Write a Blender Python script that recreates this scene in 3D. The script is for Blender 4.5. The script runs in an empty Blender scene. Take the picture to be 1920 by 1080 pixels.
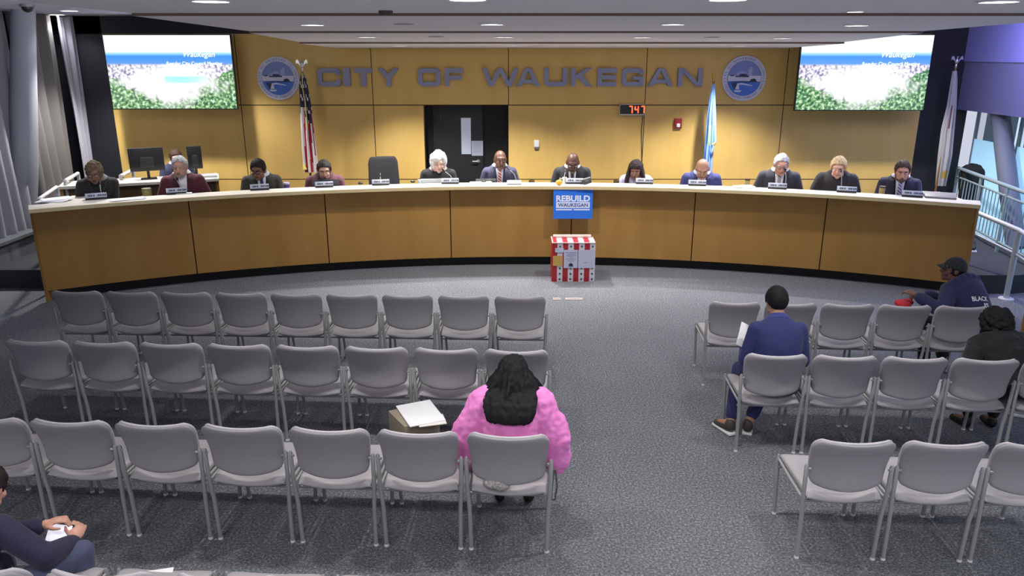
PEOPLE = True
EA, EB, EC, ED, EL, EBACK = 92, 18, 125, 430, 26, 85
YROWS = (1.3, -1.8)
WORLD = .70
EXPO = 0.12
import bpy, bmesh, math, random
from mathutils import Vector, Matrix, noise
R = math.radians
PI = math.pi
C = bpy.context.scene.collection
random.seed(7)

# ------------------------------------------------------------------ camera geometry (1920x1080 frame)
FPX = 1432.0; PITCH = R(17.1); CAMH = 3.0
cp, sp = math.cos(PITCH), math.sin(PITCH)
def at_z(px, py, Z):
    u = (px-960)/FPX; v = (py-540)/FPX
    t = (CAMH-Z)/(sp+v*cp)
    return Vector((u*t, (cp-v*sp)*t, Z))
def at_y(px, py, Y):
    u = (px-960)/FPX; v = (py-540)/FPX
    t = Y/(cp-v*sp)
    return Vector((u*t, Y, CAMH-(sp+v*cp)*t))

cam_d = bpy.data.cameras.new('camera'); cam_d.sensor_width = 36; cam_d.lens = FPX/1920*36
cam_d.clip_start = .05; cam_d.clip_end = 200
cam = bpy.data.objects.new('camera', cam_d); C.objects.link(cam)
cam.location = (0, 0, CAMH); cam.rotation_euler = (PI/2-PITCH, 0, 0)
bpy.context.scene.camera = cam

# ------------------------------------------------------------------ materials
def lin(c):
    return tuple(((x/255/12.92) if x/255 <= .04045 else ((x/255+.055)/1.055)**2.4) for x in c)+(1,)
MATS = {}
def mat(name, rgb, rough=.6, metal=0, var=.0, scale=(8,8,8), emit=0, bump=0, spec=.5, sheen=0, alpha=1):
    if name in MATS: return MATS[name]
    m = bpy.data.materials.new(name); m.use_nodes = True
    nt = m.node_tree; b = nt.nodes['Principled BSDF']
    col = lin(rgb)
    b.inputs['Base Color'].default_value = col
    b.inputs['Roughness'].default_value = rough
    b.inputs['Metallic'].default_value = metal
    b.inputs['Specular IOR Level'].default_value = spec
    if sheen: b.inputs['Sheen Weight'].default_value = sheen
    if emit:
        b.inputs['Emission Color'].default_value = col; b.inputs['Emission Strength'].default_value = emit
    if var or bump:
        tc = nt.nodes.new('ShaderNodeTexCoord'); mp = nt.nodes.new('ShaderNodeMapping')
        mp.inputs['Scale'].default_value = scale
        nz = nt.nodes.new('ShaderNodeTexNoise'); nz.inputs['Scale'].default_value = 1.0; nz.inputs['Detail'].default_value = 4
        nt.links.new(tc.outputs['Object'], mp.inputs['Vector']); nt.links.new(mp.outputs['Vector'], nz.inputs['Vector'])
        if var:
            rp = nt.nodes.new('ShaderNodeValToRGB')
            rp.color_ramp.elements[0].position = .3; rp.color_ramp.elements[1].position = .7
            rp.color_ramp.elements[0].color = tuple(x*(1-var) for x in col[:3])+(1,)
            rp.color_ramp.elements[1].color = tuple(min(1, x*(1+var)) for x in col[:3])+(1,)
            nt.links.new(nz.outputs['Fac'], rp.inputs['Fac']); nt.links.new(rp.outputs['Color'], b.inputs['Base Color'])
        if bump:
            bp = nt.nodes.new('ShaderNodeBump'); bp.inputs['Strength'].default_value = bump; bp.inputs['Distance'].default_value = .01
            nt.links.new(nz.outputs['Fac'], bp.inputs['Height']); nt.links.new(bp.outputs['Normal'], b.inputs['Normal'])
    MATS[name] = m
    return m

# ------------------------------------------------------------------ mesh builder
class MB:
    def __init__(s): s.v = []; s.f = []; s.m = []; s.cur = 0
    def add(s, verts, faces, M=None):
        o = len(s.v)
        for p in verts:
            p = Vector(p)
            s.v.append(M @ p if M is not None else p)
        for f in faces: s.f.append([i+o for i in f]); s.m.append(s.cur)
        return s
    def box(s, c, sz, M=None):
        x, y, z = c; a, b, d = sz[0]/2, sz[1]/2, sz[2]/2
        vs = [(x+i*a, y+j*b, z+k*d) for i in (-1,1) for j in (-1,1) for k in (-1,1)]
        return s.add(vs, [(0,1,3,2),(4,6,7,5),(0,4,5,1),(2,3,7,6),(0,2,6,4),(1,5,7,3)], M)
    def rbox(s, c, sz, r=.01, seg=2, M=None):
        bm = bmesh.new(); bmesh.ops.create_cube(bm, size=1)
        bmesh.ops.scale(bm, vec=sz, verts=bm.verts)
        r = min(r, min(sz)*.49)
        bmesh.ops.bevel(bm, geom=bm.edges[:], offset=r, segments=seg, profile=.5, affect='EDGES')
        bmesh.ops.translate(bm, vec=c, verts=bm.verts)
        bm.verts.index_update()
        s.add([v.co.copy() for v in bm.verts], [[v.index for v in f.verts] for f in bm.faces], M); bm.free()
        return s
    def tube(s, pts, r, n=10, M=None, closed=False, sq=1.0):
        pts = [Vector(p) for p in pts]; k = len(pts)
        rad = r if isinstance(r, (list, tuple)) else [r]*k
        rings = []; up = None
        for i in range(k):
            a = pts[(i-1) % k] if (closed or i > 0) else pts[i]
            b = pts[(i+1) % k] if (closed or i < k-1) else pts[i]
            d = (b-a).normalized() if (b-a).length > 1e-9 else Vector((0,0,1))
            if up is None: up = Vector((0,0,1)) if abs(d.z) < .9 else Vector((0,1,0))
            x = d.cross(up).normalized(); up = x.cross(d).normalized()
            rings.append([pts[i]+(x*math.cos(2*PI*j/n)+up*sq*math.sin(2*PI*j/n))*rad[i] for j in range(n)])
        return s.loft(rings, M=M, closed=closed)
    def loft(s, rings, M=None, cap=True, closed=False):
        n = len(rings[0]); k = len(rings)
        vs = [p for rg in rings for p in rg]; fs = []
        for i in range(k if closed else k-1):
            i2 = (i+1) % k
            for j in range(n):
                fs.append((i*n+j, i*n+(j+1) % n, i2*n+(j+1) % n, i2*n+j))
        if cap and not closed:
            fs.append(tuple(range(n))[::-1]); fs.append(tuple((k-1)*n+j for j in range(n)))
        return s.add(vs, fs, M)
    def capsule(s, a, b, ra, rb, n=12, M=None):
        a = Vector(a); b = Vector(b); d = (b-a); L = d.length; d = d.normalized() if L > 1e-9 else Vector((0,0,1))
        pts = [a-d*ra*.98, a-d*ra*.7, a, b, b+d*rb*.7, b+d*rb*.98]
        return s.tube(pts, [ra*.15, ra*.7, ra, rb, rb*.7, rb*.15], n, M)
    def ell(s, c, r, M=None, nu=16, nv=10):
        c = Vector(c)
        if not isinstance(r, (tuple, list)): r = (r, r, r)
        vs = [c+Vector((0,0,-r[2]))]; fs = []
        for i in range(1, nv):
            ph = -PI/2+PI*i/nv
            for j in range(nu):
                th = 2*PI*j/nu
                vs.append(c+Vector((r[0]*math.cos(ph)*math.cos(th), r[1]*math.cos(ph)*math.sin(th), r[2]*math.sin(ph))))
        vs.append(c+Vector((0,0,r[2]))); top = len(vs)-1
        for j in range(nu):
            fs.append((0, 1+(j+1) % nu, 1+j))
            fs.append((top, top-nu+j, top-nu+(j+1) % nu))
        for i in range(nv-2):
            for j in range(nu):
                a = 1+i*nu+j; b = 1+i*nu+(j+1) % nu
                fs.append((a, b, b+nu, a+nu))
        return s.add(vs, fs, M)
    def prism(s, pts, d, M=None):
        # polygon in local xz plane extruded along +y by d
        n = len(pts)
        vs = [(p[0], 0, p[1]) for p in pts]+[(p[0], d, p[1]) for p in pts]
        fs = [tuple(range(n)), tuple(range(n, 2*n))[::-1]]+[(i, (i+n), ((i+1) % n)+n, (i+1) % n) for i in range(n)]
        return s.add(vs, fs, M)
    def prismz(s, pts, z0, z1, M=None):
        n = len(pts)
        vs = [(p[0], p[1], z0) for p in pts]+[(p[0], p[1], z1) for p in pts]
        fs = [tuple(range(n))[::-1], tuple(range(n, 2*n))]+[(i, (i+1) % n, ((i+1) % n)+n, i+n) for i in range(n)]
        return s.add(vs, fs, M)
    def lathe(s, prof, n=20, M=None):
        rings = [[Vector((r*math.cos(2*PI*j/n), r*math.sin(2*PI*j/n), z)) for j in range(n)] for r, z in prof]
        return s.loft(rings, M)
    def grid(s, fn, nu, nv, M=None):
        vs = [fn(i/nu, j/nv) for i in range(nu+1) for j in range(nv+1)]
        fs = [(i*(nv+1)+j, (i+1)*(nv+1)+j, (i+1)*(nv+1)+j+1, i*(nv+1)+j+1) for i in range(nu) for j in range(nv)]
        return s.add(vs, fs, M)
    def pad(s, fn, th, nu=18, nv=14, edge=6, M=None, asym=.5):
        # fn(u in -1..1, v in -1..1) -> (point); closed cushion of thickness th around it
        e = 1e-3; A = []; B = []
        us = [math.sin(PI/2*(2*i/nu-1)) for i in range(nu+1)]; vs_ = [math.sin(PI/2*(2*j/nv-1)) for j in range(nv+1)]
        for u in us:
            for v in vs_:
                p = Vector(fn(u, v)); pu = Vector(fn(min(1,u+e), v))-Vector(fn(max(-1,u-e), v)); pv = Vector(fn(u, min(1,v+e)))-Vector(fn(u, max(-1,v-e)))
                nn = pu.cross(pv); nn = nn.normalized() if nn.length > 1e-12 else Vector((0,0,1))
                t = th*math.sqrt(max(0, 1-abs(u)**edge))*math.sqrt(max(0, 1-abs(v)**edge))
                A.append(p+nn*t*asym); B.append(p-nn*t*(1-asym))
        k = nv+1; off = len(A); fs = []
        for i in range(nu):
            for j in range(nv):
                a, b, c2, d = i*k+j, (i+1)*k+j, (i+1)*k+j+1, i*k+j+1
                fs.append((a, b, c2, d)); fs.append((off+d, off+c2, off+b, off+a))
        s.add(A+B, fs, M)
        return s
    def mesh(s, name, mats):
        me = bpy.data.meshes.new(name)
        me.from_pydata([tuple(v) for v in s.v], [], s.f)
        for m in (mats if isinstance(mats, (list, tuple)) else [mats]): me.materials.append(m)
        me.polygons.foreach_set('material_index', s.m)
        bm = bmesh.new(); bm.from_mesh(me); bmesh.ops.remove_doubles(bm, verts=bm.verts, dist=1e-5)
        bmesh.ops.recalc_face_normals(bm, faces=bm.faces); bm.to_mesh(me); bm.free()
        return me
    def build(s, name, mats, parent=None, ang=40, loc=None, mesh_post=None):
        me = s.mesh(name, mats)
        me.polygons.foreach_set('use_smooth', [True]*len(me.polygons))
        me.set_sharp_from_angle(angle=R(ang))
        o = bpy.data.objects.new(name, me); C.objects.link(o)
        if parent: o.parent = parent
        if loc is not None: o.location = loc
        return o
    def remesh(s, name, mats, parent, voxel=.01, smooth=4, fac=.5, disp=None):
        # one continuous surface out of overlapping closed shapes
        me = s.mesh(name+'_raw', mats); o = bpy.data.objects.new(name+'_raw', me); C.objects.link(o)
        md = o.modifiers.new('r', 'REMESH'); md.mode = 'VOXEL'; md.voxel_size = voxel; md.use_smooth_shade = True
        if smooth:
            sm = o.modifiers.new('s', 'SMOOTH'); sm.factor = fac; sm.iterations = smooth
        dg = bpy.context.evaluated_depsgraph_get(); dg.update()
        m2 = bpy.data.meshes.new_from_object(o.evaluated_get(dg)); m2.name = name
        bpy.data.objects.remove(o); bpy.data.meshes.remove(me)
        m2.polygons.foreach_set('use_smooth', [True]*len(m2.polygons))
        m2.polygons.foreach_set('material_index', [0]*len(m2.polygons))
        if not m2.materials:
            m2.materials.append(mats if not isinstance(mats, (list, tuple)) else mats[0])
        if disp:
            nrm = [v.normal.copy() for v in m2.vertices]
            for v, n in zip(m2.vertices, nrm): v.co = v.co+n*disp(v.co)
            m2.update()
        o2 = bpy.data.objects.new(name, m2); C.objects.link(o2)
        if parent: o2.parent = parent
        return o2

def tag(o, label=None, cat=None, group=None, kind=None):
    if label: o['label'] = label
    if cat: o['category'] = cat
    if group: o['group'] = group
    if kind: o['kind'] = kind
    return o
def thing(name, label, cat, loc=(0,0,0), rz=0, group=None):
    o = bpy.data.objects.new(name, None); C.objects.link(o); o.empty_display_size = .1
    o.location = loc; o.rotation_euler = (0,0,rz)
    return tag(o, label, cat, group)
def struct(o): o['kind'] = 'structure'; return o
KIDS = {}
def copy_tree(o, parent=None):
    c = o.copy(); C.objects.link(c)
    if parent is not None: c.parent = parent
    for ch in [x for x in o.children]: copy_tree(ch, c)
    return c
def text_geo(body, size=1.0, bold=0.0, shear=0):
    cu = bpy.data.curves.new('t', 'FONT'); cu.body = body; cu.size = size; cu.offset = bold; cu.align_x = 'CENTER'; cu.align_y = 'CENTER'
    cu.shear = shear; cu.resolution_u = 3
    o = bpy.data.objects.new('t', cu); C.objects.link(o)
    dg = bpy.context.evaluated_depsgraph_get(); dg.update()
    me = bpy.data.meshes.new_from_object(o.evaluated_get(dg))
    vs = [v.co.copy() for v in me.vertices]; fs = [list(p.vertices) for p in me.polygons]
    bpy.data.objects.remove(o); bpy.data.curves.remove(cu); bpy.data.meshes.remove(me)
    return vs, fs
def text_on(mb, body, fn, w=None, h=None, bold=0.0, shear=0):
    # fn maps (x,z) in metres to a point; text is fitted to w x h
    vs, fs = text_geo(body, 1.0, bold, shear)
    x0 = min(v.x for v in vs); x1 = max(v.x for v in vs); y0 = min(v.y for v in vs); y1 = max(v.y for v in vs)
    sx = w/(x1-x0) if w else None; sy = h/(y1-y0) if h else None
    sx = sx or sy; sy = sy or sx
    mb.add([fn((v.x-(x0+x1)/2)*sx, (v.y-(y0+y1)/2)*sy) for v in vs], fs)

# ------------------------------------------------------------------ palette
def wood_mat(name, a, b, sx):
    m = bpy.data.materials.new(name); m.use_nodes = True; nt = m.node_tree; bs = nt.nodes['Principled BSDF']
    tc = nt.nodes.new('ShaderNodeTexCoord'); mp = nt.nodes.new('ShaderNodeMapping'); mp.inputs['Scale'].default_value = sx
    nz = nt.nodes.new('ShaderNodeTexNoise'); nz.inputs['Scale'].default_value = 1; nz.inputs['Detail'].default_value = 6; nz.inputs['Roughness'].default_value = .6
    rp = nt.nodes.new('ShaderNodeValToRGB'); rp.color_ramp.elements[0].position = .25; rp.color_ramp.elements[1].position = .75
    rp.color_ramp.elements[0].color = lin(a); rp.color_ramp.elements[1].color = lin(b)
    nt.links.new(tc.outputs['Object'], mp.inputs['Vector']); nt.links.new(mp.outputs['Vector'], nz.inputs['Vector'])
    nt.links.new(nz.outputs['Fac'], rp.inputs['Fac']); nt.links.new(rp.outputs['Color'], bs.inputs['Base Color'])
    bs.inputs['Roughness'].default_value = .45; bs.inputs['Specular IOR Level'].default_value = .3
    return m
WOOD = wood_mat('maple_veneer', (204,168,93), (220,185,111), (3.0, 3.0, .5))
WOOD_D = wood_mat('maple_shaded', (162,120,60), (180,138,76), (2.5, 2.5, .6))  # wall maple again, with the desk front's shade put into the colour
SEAM = mat('seam', (58,40,20), .8)
LEDGE = mat('ledge_laminate', (236,230,216), .4, var=.02, scale=(4,4,4))
EDGE = mat('ledge_edge', (214,196,150), .5)
BLACK = mat('black_panel', (24,24,30), .7)
KICK = mat('kick_black', (20,20,22), .6)
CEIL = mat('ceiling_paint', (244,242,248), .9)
CEILSHADE = mat('ceiling_shadow_line', (120,100,88), .9)  # brown colour stands in for the shadow line at each ceiling step
METAL = mat('brushed_metal', (170,172,178), .35, .8)
LETTER = mat('letter_metal', (134,138,168), .5, .0)
STEEL = mat('chair_steel', (164,166,166), .45, .25)
WHITE = mat('white_plastic', (235,235,235), .5)
PAPER = mat('paper', (246,246,250), .8)
DARK = mat('dark_plastic', (26,26,29), .45)
CHARC = mat('charcoal_fabric', (40,40,44), .85)
def carpet_mat():
    m = bpy.data.materials.new('carpet'); m.use_nodes = True; nt = m.node_tree; bs = nt.nodes['Principled BSDF']
    tc = nt.nodes.new('ShaderNodeTexCoord')
    n1 = nt.nodes.new('ShaderNodeTexNoise'); n1.inputs['Scale'].default_value = 62; n1.inputs['Detail'].default_value = 4; n1.inputs['Roughness'].default_value = .85
    n2 = nt.nodes.new('ShaderNodeTexNoise'); n2.inputs['Scale'].default_value = 1.2
    r1 = nt.nodes.new('ShaderNodeValToRGB')
    e = r1.color_ramp.elements; e[0].position = .36; e[0].color = lin((76,78,82)); e[1].position = .52; e[1].color = lin((112,115,121))
    x = e.new(.66); x.color = lin((172,174,182))
    mx = nt.nodes.new('ShaderNodeMix'); mx.data_type = 'RGBA'; mx.blend_type = 'MULTIPLY'; mx.inputs[0].default_value = .35
    r2 = nt.nodes.new('ShaderNodeValToRGB'); r2.color_ramp.elements[0].position = .35; r2.color_ramp.elements[1].position = .65
    r2.color_ramp.elements[0].color = (.75,.75,.76,1); r2.color_ramp.elements[1].color = (1,1,1,1)
    for n in (n1, n2): nt.links.new(tc.outputs['Object'], n.inputs['Vector'])
    nt.links.new(n1.outputs['Fac'], r1.inputs['Fac']); nt.links.new(n2.outputs['Fac'], r2.inputs['Fac'])
    nt.links.new(r1.outputs['Color'], mx.inputs[6]); nt.links.new(r2.outputs['Color'], mx.inputs[7])
    nt.links.new(mx.outputs[2], bs.inputs['Base Color']); bs.inputs['Roughness'].default_value = .95; bs.inputs['Specular IOR Level'].default_value = .1
    bp = nt.nodes.new('ShaderNodeBump'); bp.inputs['Strength'].default_value = .3; bp.inputs['Distance'].default_value = .004
    nt.links.new(n1.outputs['Fac'], bp.inputs['Height']); nt.links.new(bp.outputs['Normal'], bs.inputs['Normal'])
    return m
CARPET = carpet_mat()
CARPET_D = mat('platform_carpet', (70,71,75), .95, var=.25, scale=(90,90,90), spec=.1)
# ================================================================== ROOM
CX, CY = .25, -.9
def arc(r, th): return Vector((CX+r*math.sin(th), CY+r*math.cos(th), 0))
def ray(px, py):
    u = (px-960)/FPX; v = (py-540)/FPX
    return Vector((u, cp-v*sp, -(sp+v*cp)))
def on_circle(px, py, rad):
    d = ray(px, py); ax, ay = d.x, d.y; ox, oy = -CX, -CY
    a = ax*ax+ay*ay; b = 2*(ox*ax+oy*ay); c = ox*ox+oy*oy-rad*rad
    t = (-b+math.sqrt(b*b-4*a*c))/(2*a)
    return Vector((0,0,CAMH))+d*t
WY = 12.8
# floor
m = MB(); m.box((0, 5, -.05), (18, 16.6, .1)); struct(m.build('floor', CARPET))
# platform behind the desk
THL, THR = -.547, .497
pl = [(-7.3, WY), (-7.3, 9.75), (-6.0, 9.75)]+[tuple(arc(11.92, THL+.02+(THR-THL-.04)*i/40)[:2]) for i in range(41)]+[(6.0, 9.5), (6.55, 9.5), (7.35, 9.75), (7.35, WY)]
m = MB(); m.prismz(pl[::-1], 0.0, .25); struct(m.build('platform', CARPET_D))

# back wall: wood panels with dark joints, opening for the door
zt = at_y(960, 63.5, WY).z; zdoor = at_y(873, 197, WY).z; zlow = at_y(873, 336, WY).z
xl = at_y(219, 250, WY).x; xr = at_y(1719, 250, WY).x
dl = at_y(794.5, 230, WY).x; dr = at_y(953.5, 230, WY).x
m = MB()
def slab(x0, x1, z0, z1, y0=WY, y1=WY+.15): m.box(((x0+x1)/2, (y0+y1)/2, (z0+z1)/2), (x1-x0, y1-y0, z1-z0))
slab(xl, dl, .0, zt); slab(dr, xr, .0, zt); slab(dl, dr, zdoor, zt)
m.cur = 1
g = .006
for px in (452, 700, 953.5, 1209, 1469):
    x = at_y(px, 197, WY).x
    if px == 953.5: slab(x-g, x+g, zdoor, zt, WY-.002, WY+.01)
    else: slab(x-g, x+g, .25, zt, WY-.002, WY+.01)
for z in (zdoor, zlow):
    if z == zlow: slab(xl, dl, z-g, z+g, WY-.002, WY+.01); slab(dr, xr, z-g, z+g, WY-.002, WY+.01)
    else: slab(xl, xr, z-g*1.2, z+g*1.2, WY-.002, WY+.01)
struct(m.build('wall_back', [WOOD, SEAM]))
m = MB(); slab(-7.4, xl, 0, 3.6); slab(-7.4, 7.45, zt, 3.7); struct(m.build('wall_back_left', mat('navy_black', (27,27,36), .7)))
m = MB(); slab(xr, 7.45, 0, zt-.001); struct(m.build('wall_back_right', BLACK))
# door recess
m = MB(); slab(dl-.05, dr+.05, .25, zdoor+.05, WY+.3, WY+.4); slab(dl-.06, dl, .25, zdoor, WY+.15, WY+.3); slab(dr, dr+.06, .25, zdoor, WY+.15, WY+.3); slab(dl-.05, dr+.05, zdoor, zdoor+.05, WY+.15, WY+.3)
struct(m.build('wall_recess', mat('recess_black', (17,17,20), .7)))
YD = WY+.24
a = at_y(812, 240, YD).x; b = at_y(905, 240, YD).x
door = struct(MB().rbox(((a+b)/2, YD+.03, (.25+zdoor)/2), (b-a, .05, zdoor-.25-.02), .004).build('door_1', mat('door_black', (33,34,38), .5)))
p0 = at_y(865.5, 289, YD); p1 = at_y(882.5, 221, YD)
MB().rbox(((p0.x+p1.x)/2, YD-.002, (p0.z+p1.z)/2), (p1.x-p0.x, .012, p1.z-p0.z), .003).build('vision_panel', mat('lite_glass', (190,198,214), .3, emit=.25), door)  # pale glow of the door lite put in as emission
h = at_y(897, 302, YD)
hb = MB(); hb.tube([(h.x, YD, h.z), (h.x, YD-.05, h.z), (h.x-.1, YD-.055, h.z)], .011, 8); hb.lathe([(.03,0),(.03,.01),(.001,.01)], 16, Matrix.Translation((h.x, YD, h.z)) @ Matrix.Rotation(PI/2, 4, 'X'))
hb.build('handle', METAL, door)
MB().tube([(at_y(827,228,YD).x, YD-.012, at_y(827,228,YD).z), (at_y(827,213,YD).x, YD-.012, at_y(827,213,YD).z)], .008, 8).build('hinge', mat('hinge', (80,82,84), .4, .6), door)
p0 = at_y(884.5, 292, YD); p1 = at_y(905.5, 264, YD)
n = MB(); n.rbox(((p0.x+p1.x)/2, YD-.006, (p0.z+p1.z)/2), (p1.x-p0.x, .004, p1.z-p0.z), .001)
n.cur = 1
for i in range(7): n.box(((p0.x+p1.x)/2, YD-.0085, p1.z-.03-i*.025), ((p1.x-p0.x)*.7, .0006, .004))
tag(n.build('door_notice', [mat('notice_paper', (190,198,216), .8), mat('print_grey', (120,125,140), .8)]), 'white printed sheet taped to the black door above its lever', 'notice')

# ceilings
CB = [(-3.2, 6.0, 3.281, 3.281), (6.0, 8.6, 3.262, 3.222), (8.6, 10.6, 3.204, 3.138), (10.6, 12.70, 3.1175, 3.0765)]
def ceil_z(y):
    for y0, y1, z0, z1 in CB:
        if y <= y1: return z0+(z1-z0)*(y-y0)/(y1-y0)
    return CB[-1][3]
XL0, XR0 = -2.80, 4.38
m = MB()
for i, (y0, y1, z0, z1) in enumerate(CB):
    m.cur = 0
    vs = [(x, y, z) for x in (XL0, XR0) for (y, z) in ((y0, z0), (y1, z1), (y1, 3.5), (y0, 3.5))]
    m.add(vs, [(0,1,2,3)[::-1], (4,5,6,7), (0,4,5,1), (3,2,6,7), (1,5,6,2), (0,3,7,4)])
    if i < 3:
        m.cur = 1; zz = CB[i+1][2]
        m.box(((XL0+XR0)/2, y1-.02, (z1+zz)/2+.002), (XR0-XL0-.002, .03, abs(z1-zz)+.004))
struct(m.build('ceiling', [CEIL, CEILSHADE], ang=20))
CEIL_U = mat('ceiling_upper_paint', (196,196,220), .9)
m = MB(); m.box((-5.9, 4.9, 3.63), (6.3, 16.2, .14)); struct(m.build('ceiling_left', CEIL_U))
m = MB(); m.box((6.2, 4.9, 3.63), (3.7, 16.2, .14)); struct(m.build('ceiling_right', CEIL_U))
m = MB(); m.box((.8, 12.76, 3.09), (XR0-XL0, .04, .03)); struct(m.build('gap_strip', BLACK))  # black strip standing in for the dark gap at the wall

# right side: bulkhead, frosted window wall, view outside
FASC = mat('bulkhead_violet_lit', (142,142,206), .8)  # violet light on the bulkhead put into its base colour
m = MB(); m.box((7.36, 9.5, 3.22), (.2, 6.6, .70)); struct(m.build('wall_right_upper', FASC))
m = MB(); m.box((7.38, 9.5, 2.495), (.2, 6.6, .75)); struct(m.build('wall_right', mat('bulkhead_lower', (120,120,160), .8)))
zf = at_y(1800, 262, 12.6).z
def frosted():
    m = bpy.data.materials.new('frosted_glass'); m.use_nodes = True; nt = m.node_tree; b = nt.nodes['Principled BSDF']
    b.inputs['Base Color'].default_value = lin((170,205,226)); b.inputs['Roughness'].default_value = .6
    b.inputs['Emission Color'].default_value = lin((140,190,220)); b.inputs['Emission Strength'].default_value = .75  # light coming through the frosted pane put in as emission
    return m
FROST = frosted()
GLASS = bpy.data.materials.new('clear_glass'); GLASS.use_nodes = True
gb = GLASS.node_tree.nodes['Principled BSDF']; gb.inputs['Transmission Weight'].default_value = 1; gb.inputs['Roughness'].default_value = .02; gb.inputs['IOR'].default_value = 1.05
w = struct(MB().box((7.62, 9.5, (.1+zf)/2), (.03, 6.5, zf-.1)).build('window_1', FROST))
MB().box((7.62, 9.5, (zf+2.12)/2), (.012, 6.5, 2.12-zf-.005)).build('window_pane', GLASS, w)
fr = MB(); fr.box((7.62, 9.5, .06), (.08, 6.5, .12)); fr.box((7.62, 9.5, 2.11), (.07, 6.5, .03))
for y in (12.74, 11.62, 10.3, 8.9, 7.4): fr.box((7.62, y, 1.1), (.05, .035, 2.1))
fr.build('window_frame', mat('window_alu', (150,170,180), .5, .3), w)
bd = thing('building_facade', 'pale facade with white frames seen outside the clear upper glass on the right', 'building', (10.5, 13, 0))
m = MB(); m.box((.3, 0, 2.2), (.3, 9, 4.4)); m.build('wall', mat('facade_wall', (70,86,104), .8, emit=.25), bd)  # outdoor light on the facade put in as faint emission
for i in range(6):
    MB().box((.1, -3.6+i*1.35, 2.3), (.1, .16, 4.4)).build('mullion', mat('facade_white', (205,225,240), .6, emit=.55), bd)  # brightness of the white frames also put in as emission
for i in range(3):
    MB().box((.08, 0, 1.0+i*.95), (.1, 9, .1)).build('rail', MATS['facade_white'], bd)
for i in range(3):
    MB().box((.12, -3.3+i*2.6, 1.5), (.02, .8, .65)).build('window', mat('facade_dark', (40,48,58), .3), bd)
# leaning column on the right
b0 = Vector((7.42, 10.92, .25)); t0 = Vector((7.44, 12.0, 2.3))
m = MB(); m.tube([b0-Vector((0,0,.0)), b0.lerp(t0, .5), t0], [.13,.13,.13], 12); struct(m.build('column', mat('column_grey', (100,105,120), .7)))

# left side: grey fabric curtains, column, glazing
def curtain_mat(rgb): return mat('curtain_%d' % rgb[0], rgb, .85, var=.12, scale=(1.5,1.5,.5), sheen=.2)
def curtain(y0, y1, x0, rgb, label, folds, lean, amp=.07, ztop=3.55, zb=.02):
    o = thing('curtain', label, 'curtain', (x0, (y0+y1)/2, 0), 0, 'grey full height curtains along the left wall')
    mb = MB(); n = folds*8
    def fn(u, v):
        y = (y0+(y1-y0)*u)-(y0+y1)/2; z = zb+(ztop-zb)*v
        w_ = amp*(1-.3*v)
        return Vector((w_*math.sin(u*folds*2*PI)+.03*math.sin(u*5+v*3)+lean*(v-.5), y-lean*1.3*(v-.4), z))
    mb.grid(fn, n, 14)
    ob = mb.build('drape', curtain_mat(rgb), o, ang=180)
    so = ob.modifiers.new('s', 'SOLIDIFY'); so.thickness = .012
    MB().tube([(0, -(y1-y0)/2, ztop), (0, (y1-y0)/2, ztop)], .02, 8).build('rod', METAL, o)
    return o
curtain(12.40, 12.78, -6.97, (176,176,188), 'pale pleated curtain hanging beside the black end of the wood wall', 3, .02, .035)
curtain(11.3, 12.35, -7.08, (112,108,106), 'dark brownish grey curtain behind the pale pleated one', 4, .05, .09)
curtain(10.25, 11.25, -7.1, (150,150,160), 'mid grey curtain with broad folds above the left end of the desk', 4, .06, .1)
curtain(8.6, 10.2, -7.0, (150,154,160), 'grey curtain nearest the left edge of the photo', 5, .05, .1)
m = MB(); m.box((-7.45, 7.5, 1.8), (.1, 11, 3.6)); struct(m.build('wall_left', mat('left_wall_dark', (92,94,100), .8)))
b0 = at_z(45, 484, 0); t0 = at_y(44, 150, b0.y-.25)
t1 = b0+(t0-b0)*1.62
m = MB(); m.tube([b0, b0.lerp(t1, .1), b0.lerp(t1, .35), t1], [.13, .17, .19, .13], 20); struct(m.build('column', mat('column_pale', (150,154,166), .6)))
m = MB(); m.box((-6.98, 9.3, .27), (.12, 3.2, .5)); m.box((-6.98, 9.3, .53), (.2, 3.2, .04)); struct(m.build('trim_2', mat('sill_grey', (96,100,108), .7)))

# ------------------------------------------------------------------ downlights
def ceil_hit(px, py):
    d = ray(px, py); best = None
    for y0, y1, z0, z1 in CB:
        k = (z1-z0)/(y1-y0); den = d.z-k*d.y
        if abs(den) < 1e-9: continue
        t = (z0-k*y0-CAMH)/den
        if t > 0:
            e = max(y0-d.y*t, d.y*t-y1, 0)
            if best is None or e < best[0]: best = (e, Vector((d.x*t, min(max(d.y*t, y0+.15), y1-.15), 0)))
    p = best[1]; p.z = ceil_z(p.y); return p
LENS = mat('lamp_lens', (255,252,246), .5, emit=9)
def downlight(p, label, r=.1, group='round recessed ceiling downlights'):
    o = thing('downlight', label, 'ceiling light', p, 0, group)
    MB().lathe([(r*1.12, .004), (r*1.15, -.006), (r*1.0, -.008), (r*.96, .0), (r*1.0,.004)], 24).build('trim_ring', WHITE, o)
    MB().lathe([(.001, -.003), (r*.96, -.003), (r*.96, .002), (.001, .002)], 24).build('lens', LENS, o)
    return o
SP = []
def spot(p, e, size=125, blend=.6, col=(1,.97,.93), rad=.1):
    l = bpy.data.lights.new('spot', 'SPOT'); l.energy = e; l.spot_size = R(size); l.spot_blend = blend; l.shadow_soft_size = .07; l.color = col
    o = bpy.data.objects.new('spot', l); C.objects.link(o); o.location = Vector(p)-Vector((0,0,.03))
    return o
def row(pts, names, e, size, r=.1):
    for (px, py), nm in zip(pts, names):
        p = ceil_hit(px, py); downlight(p, nm, r); spot(p, e, size)
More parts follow.
